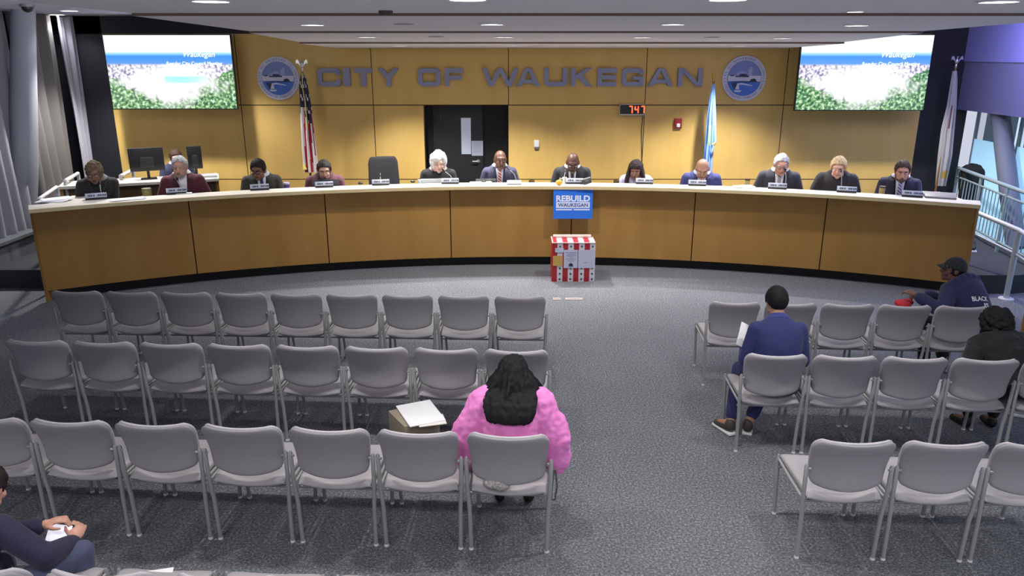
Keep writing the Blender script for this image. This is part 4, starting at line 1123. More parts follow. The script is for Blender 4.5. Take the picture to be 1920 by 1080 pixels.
def hand(mb, W, d, pn, sd, curl=.6):
    # W wrist, d pointing along the hand, pn palm normal (towards the palm), sd +1 right hand, -1 left
    d = d.normalized(); pn = (pn-d*pn.dot(d)).normalized(); x = d.cross(pn).normalized()
    M = Matrix(((x.x,d.x,pn.x,W.x),(x.y,d.y,pn.y,W.y),(x.z,d.z,pn.z,W.z),(0,0,0,1)))
    mb.capsule((0,-.03,0),(0,.02,0),.027,.028,10,M)
    mb.ell((0,.052,0),(.041,.052,.017),M)
    f = -sd
    for i, (fx, L) in enumerate(((-.030,.068),(-.010,.078),(.011,.073),(.031,.058))):
        fx *= f
        a = Vector((fx,.088,0)); p1 = a+Vector((fx*.15, L*.5*math.cos(curl*.6), L*.5*math.sin(curl*.6)))
        p2 = p1+Vector((0, L*.5*math.cos(curl*1.6), L*.5*math.sin(curl*1.6)))
        mb.capsule(a-Vector((0,.02,0)), p1, .0105, .0095, 8, M); mb.capsule(p1, p2, .0095, .008, 8, M)
    b = Vector((-.034*f,.022,.006)); m1 = b+Vector((-.026*f,.032,.016)); m2 = m1+Vector((-.004*f,.030,.012))
    mb.capsule(b, m1, .013, .011, 8, M); mb.capsule(m1, m2, .011, .009, 8, M)

def head_geo(mb, H, female=False, big=1.0):
    E = lambda c, r: mb.ell(c, r, H, 20, 14)
    E((0,-.014,.022),(.077,.097,.098)); E((0,.022,-.035),(.062,.068,.078)); E((0,.052,-.080),(.040,.036,.032)); E((0,.072,-.098),(.022,.018,.018))
    E((0,.066,.035),(.055,.030,.022))
    for sx in (-1,1):
        E((sx*.036,.062,-.030),(.026,.024,.026)); E((sx*.079,-.008,-.008),(.010,.020,.033)); E((sx*.045,.02,-.075),(.022,.04,.03))
    mb.capsule((0,.088,.012),(0,.106,-.026),.009,.015,10,H); E((0,.100,-.032),(.018,.012,.010))
    E((0,.082,-.062),(.024,.012,.012))
    mb.capsule((0,-.02,-.04),(0,-.028,-.10),.055,.056,14,H)
def face_parts(o, H, skin, brow_rgb, lips_rgb, glasses=None):
    wh = mat('eye_white', (210,205,200), .3); dk = mat('eye_dark', (24,18,16), .3)
    for sx in (-1,1):
        m = MB(); m.ell((sx*.032,.0835,.001),(.0125,.0095,.0042),H,12,8); m.cur = 1; m.ell((sx*.032,.0905,-.0005),(.0052,.004,.0038),H,10,6); m.build('eye', [wh, dk], o)
        m = MB(); m.tube([(sx*.014,.096,.022),(sx*.032,.094,.028),(sx*.052,.082,.022)],[.004,.005,.003],8,H); m.build('eyebrow', mat('brow_%d' % brow_rgb[0], brow_rgb, .9), o)
    m = MB(); m.ell((0,.088,-.060),(.023,.008,.004),H,14,6); m.ell((0,.088,-.068),(.019,.009,.005),H,14,6); m.build('lips', mat('lips_%d' % lips_rgb[0], lips_rgb, .5), o)
    if glasses:
        m = MB()
        for sx in (-1,1):
            m.tube([(sx*.032+.025*math.cos(a*PI/6),.104,.003+.018*math.sin(a*PI/6)) for a in range(12)], .0028, 6, H, closed=True)
            m.tube([(sx*.057,.100,.006),(sx*.078,.04,.008),(sx*.081,-.01,.004)], .0026, 6, H)
        m.tube([(-.008,.106,.006),(.008,.106,.006)], .0026, 6, H)
        m.build('eyeglasses', mat('glass_frame_%d' % glasses[0], glasses, .4), o)
def hair_shell(H, zfun, th=.012, nz=.004, freq=30, grow=1.0):
    mb = MB(); nu, nv = 48, 30; keep = {}; V = []
    c = Vector((0,-.014,.022)); r = Vector((.078,.098,.099))*grow
    for i in range(nv+1):
        ph = -PI/2+PI*i/nv
        for j in range(nu):
            a = 2*PI*j/nu
            d = Vector((math.cos(ph)*math.cos(a), math.cos(ph)*math.sin(a), math.sin(ph)))
            V.append(d)
    fs = []
    for i in range(nv):
        for j in range(nu):
            idx = [i*nu+j, i*nu+(j+1) % nu, (i+1)*nu+(j+1) % nu, (i+1)*nu+j]
            m = sum((V[k] for k in idx), Vector())/4
            p = Vector((m.x*r.x, m.y*r.y, m.z*r.z))+c
            if p.z > zfun(p.y): fs.append(idx)
    used = sorted({k for f in fs for k in f}); mp = {k: n for n, k in enumerate(used)}
    def P(d, e):
        p = Vector((d.x*r.x, d.y*r.y, d.z*r.z))+c
        return p+d*e
    out = [P(V[k], th+nz*noise.noise(V[k]*freq*.2)*2+nz*noise.noise(V[k]*freq)) for k in used]; inn = [P(V[k], -.004) for k in used]; n = len(used)
    F = [[mp[k] for k in f] for f in fs]
    edges = {}
    for f in F:
        for a, b in zip(f, f[1:]+f[:1]): edges[(a,b)] = 1
    faces = F+[[k+n for k in f][::-1] for f in F]
    for (a, b) in edges:
        if (b, a) not in edges: faces.append([b, a, a+n, b+n])
    mb.add(out+inn, faces, H)
    return mb
def zf_short(front=.062, side=.0, back=-.075):
    tab = [(-.12,back),(-.08,back+.01),(-.04,side-.035),(-.015,side-.005),(.012,side-.03),(.032,side-.005),(.042,.05),(.06,front-.012),(.075,front),(.12,front+.01)]
    return lambda y: interp([(a,b) for a,b in tab], y)[0]

def build_person(label, root_loc, yaw, sc, B, skin, outfit, hair, arms, legs=None, face=None, voxel=.0085, group=None, feet_z=0.0):
    o = thing('person', label, 'person', root_loc, yaw, group); o.scale = (sc,)*3
    zs = B.zs
    legs = legs or {}
    sk = skin_mat(skin)
    body = MB(); body.loft(B.rings(-.10, .58, 0, 26, 22)); body.capsule(B.c(.54), B.H @ Vector((0,-.03,-.06)), .058, .056, 14)
    head_geo(body, B.H)
    J = {}
    for sd in (-1, 1):
        S = B.shoulder(sd); spec = arms[0 if sd < 0 else 1]
        W = Vector(spec['w']); pole = Vector(spec.get('pole', (sd*.30,-.5,-.9)))
        E, W = ik(S, W, .285, .26, pole); J[sd] = (S, E, W)
        body.ell(S, (.052,.054,.054)); body.capsule(S, E, .050, .040, 14); body.capsule(E, W, .041, .028, 14)
        hd = Vector(spec.get('hd', (W-E))); hand(body, W+hd.normalized()*.02, hd, Vector(spec.get('pn', (-sd*.2,.2,-1))), sd, spec.get('curl', .6))
        hip = Vector((sd*.09,.01,zs+.09)); kn = Vector(legs.get(('k',sd), (sd*.12,.43,zs+.06))); an = Vector(legs.get(('a',sd), (sd*.12,.40,.09+feet_z)))
        fd = Vector(legs.get(('f',sd), (sd*.03,.2,-.05)))
        body.capsule(hip, kn, .085, .058, 14); body.capsule(kn, an, .056, .038, 14); body.capsule(an, an+fd*.8, .036, .028, 10)
        J[('leg',sd)] = (hip, kn, an, fd)
    body.remesh('body', sk, o, voxel, 3)
    # trousers and shoes
    tr = MB(); oo = .016
    tr.loft(B.rings(-.10, .04, .016, 22, 5))
    for sd in (-1, 1):
        hip, kn, an, fd = J[('leg',sd)]
        tr.capsule(hip, kn, .095, .074, 14); tr.capsule(kn, an+(kn-an)*.16, .072, .058, 14)
        s_ = MB(); s_.capsule(an+Vector((0,0,-.03)), an+fd+Vector((0,0,-.02)), .045, .038, 12); s_.capsule(an+Vector((0,0,.01)), an+Vector((0,0,-.03)), .045, .048, 12)
        s_.remesh('shoe', mat('shoe_%d' % outfit['shoe'][0], outfit['shoe'], .5), o, .01, 3)
        if outfit.get('sole'):
            q = fd.normalized(); yw = math.atan2(-q.x, q.y); c_ = an+fd*.42+Vector((0,0,-.060))
            MB().rbox((0,0,0), (.088,.25,.03), .014, M=Matrix.Translation(c_) @ Matrix.Rotation(yw,4,'Z')).build('shoe_sole', WHITE, o)
    tr.remesh('trousers', cloth_mat(outfit['trousers']), o, .013, 3)
    # upper garment
    k = outfit['kind']; off = outfit.get('off', .022); cm = cloth_mat(outfit['rgb'], outfit.get('var', .10)); t1 = outfit.get('t1', .535)
    up = MB(); up.loft(B.rings(outfit.get('t0', -.09), t1, off, 26, 22, taper=lambda t: 1 if t < .48 else .75))
    for sd in (-1, 1):
        S, E, W = J[sd]; so = outfit.get('soff', .016)
        up.ell(S, (.056+so*.6,.058+so,.055+so*.6))
        if k == 'tshirt':
            up.capsule(S, S+(E-S)*.62, .058+so, .056+so, 14)
        else:
            up.capsule(S, E, .052+so, .045+so, 14); up.capsule(E, E+(W-E)*.93, .045+so, .034+so*.9, 14)
    if outfit.get('hood'):
        for q in range(-3, 4): up.ell(B.TP(.50-.012*abs(q), PI+q*.42, .012), (.052,.045,.05))
    up.remesh(outfit.get('name', 'jacket'), cm, o, outfit.get('vox', .012), 4, disp=outfit.get('disp'))
    def patch(name, m, tb, tt, hb, ht, o_, x0=None, n=10, thick=.003):
        q = MB()
        def fn(u, v):
            t = tb+(tt-tb)*v; hwd = hb+(ht-hb)*v; w, d = interp(TORSO, t); w = w*(B.wide if t < .5 else 1)+o_
            if x0 is None: x = hwd*(2*u-1)
            else: x = x0(v)+hwd*(2*u-1)
            x = max(-w*.95, min(w*.95, x)); return B.TP(t, math.asin(x/w), o_)
        q.grid(fn, 8, n); ob = q.build(name, m, o, ang=180)
        so_ = ob.modifiers.new('s', 'SOLIDIFY'); so_.thickness = thick; so_.offset = 0
        return ob
    if k == 'jacket':
        vb = outfit.get('vb', .12)
        patch('shirt', cloth_mat(outfit['shirt'], .03), vb, .545, .012, .05, off+.006)
        q = MB(); q.loft([[B.TP(t, -2*PI*j/24, e) for j in range(24)] for t, e in ((.54,.016),(.553,.014),(.572,.012),(.573,.005),(.55,.004))], cap=False); q.build('collar', cloth_mat(outfit['shirt'], .03), o, ang=180)
        if outfit.get('tie'):
            patch('tie', outfit['tie'], vb, .52, .030, .017, off+.013); patch('tie_knot', outfit['tie'], .515, .55, .014, .022, off+.013, thick=.012)
        for sd in (-1, 1):
            patch('lapel', cloth_mat(tuple(max(0, int(c_*.8)) for c_ in outfit['rgb'])), vb, .53, .012, .024, off+.012, x0=lambda v, sd=sd: sd*(.024+.066*v), thick=.004)
        if outfit.get('pin'):
            q = MB(); q.ell(B.TP(.42, .55, off+.018), .011, None, 10, 6); q.build('lapel_pin', WHITE, o)
    if outfit.get('collar') and k != 'jacket':
        q = MB(); q.loft([[B.TP(t, -2*PI*j/24, e) for j in range(24)] for t, e in ((.53,.02),(.55,.016),(.572,.013),(.573,.006),(.545,.004))], cap=False); q.build('collar', cloth_mat(outfit['collar'], .05), o, ang=180)
    if outfit.get('badge'):
        c_ = B.TP(.26, outfit.get('badge_th', .1), off+.014); f_ = B.front(.26)
        MB().rbox((0,0,0), (.085,.006,.065), .003, M=Matrix.Translation(c_) @ Matrix.Rotation(R(-B.lean-B.hunch*.3),4,'X')).build('badge', PAPER, o)
        q = MB(); q.tube([B.TP(.30,.12,off+.01), B.TP(.42,.35,off+.01), B.TP(.52,.7,off+.012)], .004, 6); q.tube([B.TP(.30,.08,off+.01), B.TP(.42,-.25,off+.01), B.TP(.52,-.7,off+.012)], .004, 6); q.build('lanyard', mat('lanyard', (60,60,80), .7), o)
    # hair
    hk = hair['kind']; H = B.H
    hm = mat('hair_%d_%d_%d' % hair.get('rgb', (20,18,18)), hair.get('rgb', (20,18,18)), .7, spec=.3, var=.35, scale=(60,60,14))
    if hk == 'short': hair_shell(H, zf_short(hair.get('front', .062), hair.get('side', .018), hair.get('back', -.055)), hair.get('th', .010), hair.get('nz', .004)).build('hair', hm, o, ang=180)
    elif hk == 'fringe':
        f0 = zf_short(.2, 0, -.06); hair_shell(H, lambda y: interp([(-.12,-.06),(-.06,-.05),(-.02,-.01),(.0,.2),(.2,.3)], y)[0], .003, .001).build('hair', hm, o, ang=180)
    elif hk == 'crop':
        hair_shell(H, zf_short(.07, .01, -.06), .004, .001).build('hair', hm, o, ang=180)
    elif hk in ('puffy', 'curly'):
        q = MB(); rnd = random.Random(3); rr = hair.get('r', .03); g = hair.get('grow', 1.0); zf = zf_short(hair.get('front', .055), hair.get('side', -.04), hair.get('back', -.10))
        for _ in range(hair.get('n', 170)):
            d = Vector((rnd.gauss(0,1), rnd.gauss(0,1), rnd.gauss(0,1))).normalized()
            p = Vector((d.x*.082*g, d.y*.100*g-.016, d.z*.102*g+.024))
            if p.z > zf(p.y): q.ell(p, rr*rnd.uniform(.7,1.15), H, 10, 7)
        q.ell((0,-.02,.03),(.078,.092,.095), H)
        q.remesh('hair', hm, o, hair.get('vox', .009), hair.get('sm', 3), disp=hair.get('disp'))
    elif hk == 'long':
        q = MB(); rnd = random.Random(hair.get('seed', 5)); L = hair['len']
        hs = hair_shell(H, zf_short(hair.get('front', .055), -.03, -.12), .020, .006); q.v += hs.v; q.f += hs.f; q.m += hs.m
        Hr = H.to_3x3(); cen = H @ Vector((0,-.014,.03))
        for i in range(hair.get('n', 70)):
            a = R(rnd.uniform(*hair.get('az', (150,390))))   # 270 is straight back
            dx, dy = math.cos(a), math.sin(a)
            r0 = H @ Vector((dx*.078, dy*.095-.014, rnd.uniform(-.02,.07)))
            ln = L*rnd.uniform(.88,1.03); pts = []; rad = []
            out = (Hr @ Vector((dx,dy,0))); sw = rnd.uniform(.6,1.4); ph = rnd.uniform(0,6)
            for s_ in range(9):
                f = s_/8; p = r0+Vector((0,0,-ln*f))+out*(hair.get('flare', .05)*math.sin(min(1,f*1.4)*PI*.6)*sw)+Vector((math.sin(ph+f*7),math.cos(ph+f*6),0))*hair.get('wave', .012)*f
                if hair.get('back_push'): p.y += hair['back_push']*f
                pts.append(p); rad.append(hair.get('sr', .017)*(1 if f < .85 else 1-(f-.85)*4))
            q.tube(pts, rad, 7)
        if hair.get('mass'):
            TPb = lambda t, e: B.TP(t, PI, e)
            RG = [(H @ Vector((0,-.02,.136)),.03,.03),(H @ Vector((0,-.02,.124)),.075,.078),(H @ Vector((0,-.025,.075)),.108,.112),(H @ Vector((0,-.04,.0)),.118,.100),(H @ Vector((0,-.06,-.07)),.150,.095),
                  (TPb(.50,.035),.185,.085),(TPb(.44,.05),.20,.075),(TPb(.38,.06),.19,.065),(TPb(.345,.07),.17,.05),(TPb(.325,.07),.14,.03)]
            rings = []
            for k_, (c_, a_, b_) in enumerate(RG):
                rings.append([c_+Vector((a_*math.cos(2*PI*j/40)*(1+.06*math.sin(j*2.9+k_*.5)), b_*math.sin(2*PI*j/40)*(1+.10*math.sin(j*1.7+k_*.4)), (-.03*abs(math.sin(j*1.3)) if k_ > 7 else 0))) for j in range(40)])
            q.loft(rings)
        q.remesh('hair', hm, o, hair.get('vox', .008), hair.get('sm', 1), disp=hair.get('disp'))
        if hair.get('clip'):
            q = MB(); q.tube([H @ Vector(p) for p in hair['clip']], .006, 8); q.build('hair_clip', WHITE, o)
    elif hk == 'cap':
        hair_shell(H, zf_short(.03, -.06, -.09), .004, .001).build('hair', mat('hair_12_12_12', (22,20,20), .8), o, ang=180)
        hair_shell(H, lambda y: interp([(-.12,-.02),(0,.018),(.12,.05)], y)[0], .009, .0005).build('cap', hm, o, ang=180)
        q = MB(); q.grid(lambda u, v: H @ Vector(((u-.5)*.13, .085+.07*v*(1-(2*u-1)**2*.6), .05-.02*v-.02*(2*u-1)**2)), 10, 4); b_ = q.build('cap_brim', hm, o, ang=180); so_ = b_.modifiers.new('s','SOLIDIFY'); so_.thickness = .006
    if hair.get('beard'):
        q = MB()
        q.ell((0,.060,-.088),(.042,.036,.030),H); q.ell((0,.078,-.098),(.026,.018,.020),H)
        q.tube([(-.022,.090,-.058),(0,.098,-.050),(.022,.090,-.058)],[.005,.007,.005],8,H)
        for sx in (-1,1): q.tube([(sx*.066,.0,-.02),(sx*.062,.03,-.065),(sx*.035,.06,-.095)],[.009,.014,.016],8,H)
        q.remesh('beard', mat('beard_%d' % hair['beard'][0], hair['beard'], .8), o, .007, 2)
    if face is not False:
        fc = face or {}
        face_parts(o, H, sk, fc.get('brow', hair.get('rgb', (30,25,22))), fc.get('lips', tuple(int(c_*.72) for c_ in skin)), fc.get('glasses'))
    return o, J

# ---- members behind the desk
PLZ = .25
def stripes_mat(name, a, b, sc_=70):
    m = bpy.data.materials.new(name); m.use_nodes = True; nt = m.node_tree; bs = nt.nodes['Principled BSDF']
    tc = nt.nodes.new('ShaderNodeTexCoord'); mp = nt.nodes.new('ShaderNodeMapping'); mp.inputs['Rotation'].default_value = (0, R(40), 0)
    w_ = nt.nodes.new('ShaderNodeTexWave'); w_.inputs['Scale'].default_value = sc_/6.28; w_.bands_direction = 'Z'
    rp = nt.nodes.new('ShaderNodeValToRGB'); rp.color_ramp.interpolation = 'CONSTANT'; rp.color_ramp.elements[0].color = lin(a); rp.color_ramp.elements[1].position = .5; rp.color_ramp.elements[1].color = lin(b)
    nt.links.new(tc.outputs['Object'], mp.inputs[0]); nt.links.new(mp.outputs[0], w_.inputs[0]); nt.links.new(w_.outputs['Fac'], rp.inputs[0]); nt.links.new(rp.outputs[0], bs.inputs['Base Color']); bs.inputs['Roughness'].default_value = .6
    return m
DARKSKIN = (98,66,52); BROWN = (134,92,70); TAN = (186,134,108); FAIR = (226,180,162); PINKF = (230,178,162)
def member(label, px, py, sc, outfit, hair, skin, head=(20,0,0), lean=12, hunch=14, rad=12.22, wl=None, wr=None, face=None, turn=0, wide=1.0, chair=True, chair_lb='', yv=None, side=0):
    tgt = on_circle(px, py, rad) if yv is None else at_y(px, py, yv)
    yaw = math.atan2(tgt.x-CX, tgt.y-CY); yaw = PI-yaw+R(turn)
    NK = (.55,.05,.068); wide *= .94
    B = Body(lean, hunch, side, 0, wide, head, 1.0, NK)
    hl = B.H @ Vector((0,0,0))
    zs = (tgt.z-PLZ)/sc-hl.z
    B = Body(lean, hunch, side, zs, wide, head, 1.0, NK); hl = B.H @ Vector((0,0,0))
    rt = tgt-(Matrix.Rotation(yaw,3,'Z') @ (hl*sc)); rt.z = PLZ
    zd = (.945-PLZ)/sc+.03
    arms = [dict(w=wl or (-.17,.36,zd), hd=(.5,.8,0), pn=(0,0,-1), curl=.5), dict(w=wr or (.17,.36,zd), hd=(-.5,.8,0), pn=(0,0,-1), curl=.5)]
    for a_, w_ in zip(arms, (wl, wr)):
        if w_ is not None: a_['w'] = (w_[0], w_[1], w_[2]+zd)
    outfit = dict(outfit); outfit.setdefault('trousers', (36,36,42)); outfit.setdefault('shoe', (24,22,22))
    lg = {}
    for sd in (-1,1): lg[('k',sd)] = (sd*.12,.30,zs+.05); lg[('a',sd)] = (sd*.12,.16,.09); lg[('f',sd)] = (sd*.02,.17,-.05)
    build_person(label, rt, yaw, sc, B, skin, outfit, hair, arms, lg, face=face)
    print('MEMBER', label[:30], 'seat z %.2f root %.2f %.2f R %.2f' % (zs*sc, rt.x, rt.y, math.hypot(rt.x-CX, rt.y-CY)))
    if chair:
        c_ = rt+Matrix.Rotation(yaw,3,'Z') @ Vector((0,-.03,0))
        oc = put_office(c_.x, c_.y, PLZ, yaw, chair_lb, 0); oc.scale = (1.12, 1.05, zs*sc/.505*.98)
    return rt
J = lambda rgb, shirt, tie=None, **k: dict(kind='jacket', rgb=rgb, shirt=shirt, tie=tie, **k)
if PEOPLE:
    member('short haired woman in dark top with badge, far left of the desk', 177, 324, 1.12, dict(kind='top', name='top', rgb=(24,25,28), collar=(120,116,116), badge=True), dict(kind='puffy', rgb=(92,80,58), r=.02, n=200, front=.068, side=-.03, back=-.09), (112,78,66), head=(20,-12,0), lean=10, hunch=14, chair_lb='big black office chair behind the woman at the far left of the desk', wl=(.02,.36,.03))
    member('man in maroon blazer and open white shirt behind the desk', 337, 313, 1.16, J((86,34,46), (228,228,232), vb=.06), dict(kind='short', rgb=(176,176,178), front=.088, th=.008, beard=(150,130,122)), (196,146,124), head=(6,-14,0), lean=2, hunch=8, rad=12.25, wl=(-.32,.30,0), wr=(.30,.30,0), wide=1.08, chair_lb='black office chair hidden behind the maroon blazer')
    member('man in glasses at the clerk desk, half hidden by maroon blazer', 330, 297, 1.1, J((56,60,92), (200,205,220)), dict(kind='short', rgb=(64,46,36), front=.075), FAIR, head=(10,6,0), lean=5, hunch=8, yv=12.15, face=dict(glasses=(60,70,110)), chair=False)
    member('man in a dark grey suit, blue tie and glasses, looking down aside', 484, 318, 1.16, J((60,58,54), (222,224,236), mat('tie_navy', (44,52,110), .6), badge=True, badge_th=-.5), dict(kind='short', rgb=(28,24,24), front=.072, th=.011), (120,84,70), head=(18,-24,0), lean=10, hunch=14, face=dict(glasses=(20,20,20)), chair_lb='black office chair behind the dark grey suit', wide=1.05)
    member('man in a maroon shirt looking down at an open dark laptop', 608, 319, 1.16, dict(kind='top', name='shirt', rgb=(106,66,76), collar=(90,54,64)), dict(kind='short', rgb=(46,44,42), front=.078, th=.011, beard=(80,62,54)), (206,158,134), head=(16,0,0), lean=14, hunch=14, chair_lb='black office chair behind the maroon shirt', wide=1.05)
    member('white haired woman in a black jacket behind the pale laptop', 822, 305, 1.16, dict(kind='top', name='jacket', rgb=(30,29,33), collar=(180,150,150)), dict(kind='puffy', rgb=(240,240,238), r=.032, n=200, front=.066, side=-.045, back=-.09, grow=1.04), FAIR, head=(10,4,0), lean=8, hunch=12, chair_lb='black office chair behind the white haired woman', face=dict(brow=(190,180,170)))
    member('bald man in navy suit and red striped tie before the door', 938, 300, 1.14, J((62,62,88), (205,206,232), stripes_mat('tie_red_stripe', (150,50,52), (232,190,180)), vb=.04), dict(kind='bald', rgb=(60,44,38)), DARKSKIN, head=(6,8,0), lean=4, hunch=10, chair_lb='black office chair before the black door', wl=(-.25,.3,0), wr=(.25,.3,0))
    member('bald man in black suit with bowed head, middle of the desk', 1074, 305, 1.18, J((42,43,50), (224,222,230), mat('tie_dark', (44,44,62), .6), pin=True, vb=.08), dict(kind='bald', rgb=(40,30,28)), (86,58,50), head=(26,2,0), lean=12, hunch=12, wide=1.06, chair_lb='black office chair hidden behind the black suit at the middle', wl=(-.10,.40,.02), wr=(.22,.36,0))
    member('long dark haired woman in a lavender top looking down', 1192, 319, 1.1, dict(kind='top', name='blouse', rgb=(206,200,236), collar=(200,194,230), var=.04), dict(kind='long', rgb=(44,34,36), len=.32, az=(165,375), n=56, flare=.03, sr=.018), (140,98,82), head=(18,-10,0), lean=12, hunch=14, chair_lb='black office chair behind the lavender top', wide=.95)
    member('bald man in a bright blue jacket with bowed head', 1317, 317, 1.18, J((58,62,122), (206,206,226), mat('tie_grey', (110,112,150), .6), vb=.1), dict(kind='bald', rgb=(120,90,76)), (160,118,100), head=(28,0,0), lean=14, hunch=14, chair_lb='black office chair behind the bright blue jacket', wide=1.08)
    member('grey haired man in dark suit and patterned tie, hand on the desk', 1465, 309, 1.2, J((50,52,66), (226,228,232), stripes_mat('tie_pattern', (70,72,84), (190,190,200), 120), vb=.06), dict(kind='short', rgb=(196,198,204), front=.082, th=.010), (208,150,132), head=(16,6,0), lean=8, hunch=12, face=dict(glasses=(90,80,80)), wl=(-.28,.26,.03), wr=(.30,.30,.0), wide=1.08, chair_lb='black office chair hidden behind the grey haired man')
    member('fair haired man in a black T-shirt with bare arms', 1572, 314, 1.16, dict(kind='tshirt', name='tshirt', rgb=(46,45,50), collar=(40,40,44)), dict(kind='short', rgb=(206,180,140), front=.078, th=.013), (226,170,150), head=(18,-4,0), lean=10, hunch=14, chair_lb='black office chair behind the black T-shirt', wide=1.04, wl=(-.24,.30,.06), wr=(.28,.30,.03))
    member('bearded man in navy suit and purple striped tie, right desk end', 1692, 321, 1.14, J((48,46,72), (222,220,232), stripes_mat('tie_purple', (92,58,150), (206,200,226)), vb=.02), dict(kind='short', rgb=(70,58,52), front=.084, th=.010, beard=(96,80,72)), (206,152,132), head=(14,4,0), lean=6, hunch=12, chair_lb='black office chair hidden behind the purple striped tie', wide=1.05)
    e = on_circle(723, 320, 12.75)
    c_ = put_office(e.x, e.y, PLZ, PI-math.atan2(e.x-CX, e.y-CY)+.1, 'empty black office chair behind the desk, left of the white haired woman'); c_.scale = (1.05, 1.05, 1.13)

# ---- audience
def proj(p):
    z = p.y*cp+(CAMH-p.z)*sp
    return round(960+FPX*p.x/z), round(540+FPX*((CAMH-p.z)*cp-p.y*sp)/z)
def sitter(label, key, lx, ly, sc, outfit, hair, skin, yaw=0, head=(0,0,0), lean=0, hunch=0, side=0, arms=None, legs=None, face=False, wide=1.0, zs=.475, voxel=.008, deep=1.0, neck=(.56,.04,.08)):
    zs = zs/sc
    B = Body(lean, hunch, side, zs, wide, head, deep, neck)
    so, rz = SEATS[key]; yw = yaw+rz
    rt = on_seat(key, lx, ly, 0)
    hw_ = rt+Matrix.Rotation(yw,3,'Z') @ ((B.H @ Vector((0,0,0)))*sc)
    top = rt+Matrix.Rotation(yw,3,'Z') @ ((B.H @ Vector((0,0,.12)))*sc)
    for a_ in (arms or []):
        if 'px' in a_: a_['w'] = tuple((Matrix.Rotation(-yw,3,'Z') @ (at_y(*a_['px'])-rt))/sc)
    shl = [rt+Matrix.Rotation(yw,3,'Z') @ (B.shoulder(q)*sc) for q in (-1,1)]
    print('SITTER', label[:30], 'head px', proj(hw_), 'top', proj(top), 'shoulders', [proj(q) for q in shl])
    ob, Jn = build_person(label, rt, yw, sc, B, skin, outfit, hair, arms or [dict(w=(-.14,.36,zs+.2), hd=(.3,1,-.1)), dict(w=(.14,.36,zs+.2), hd=(-.3,1,-.1))], legs, face, voxel)
    return ob, B, Jn
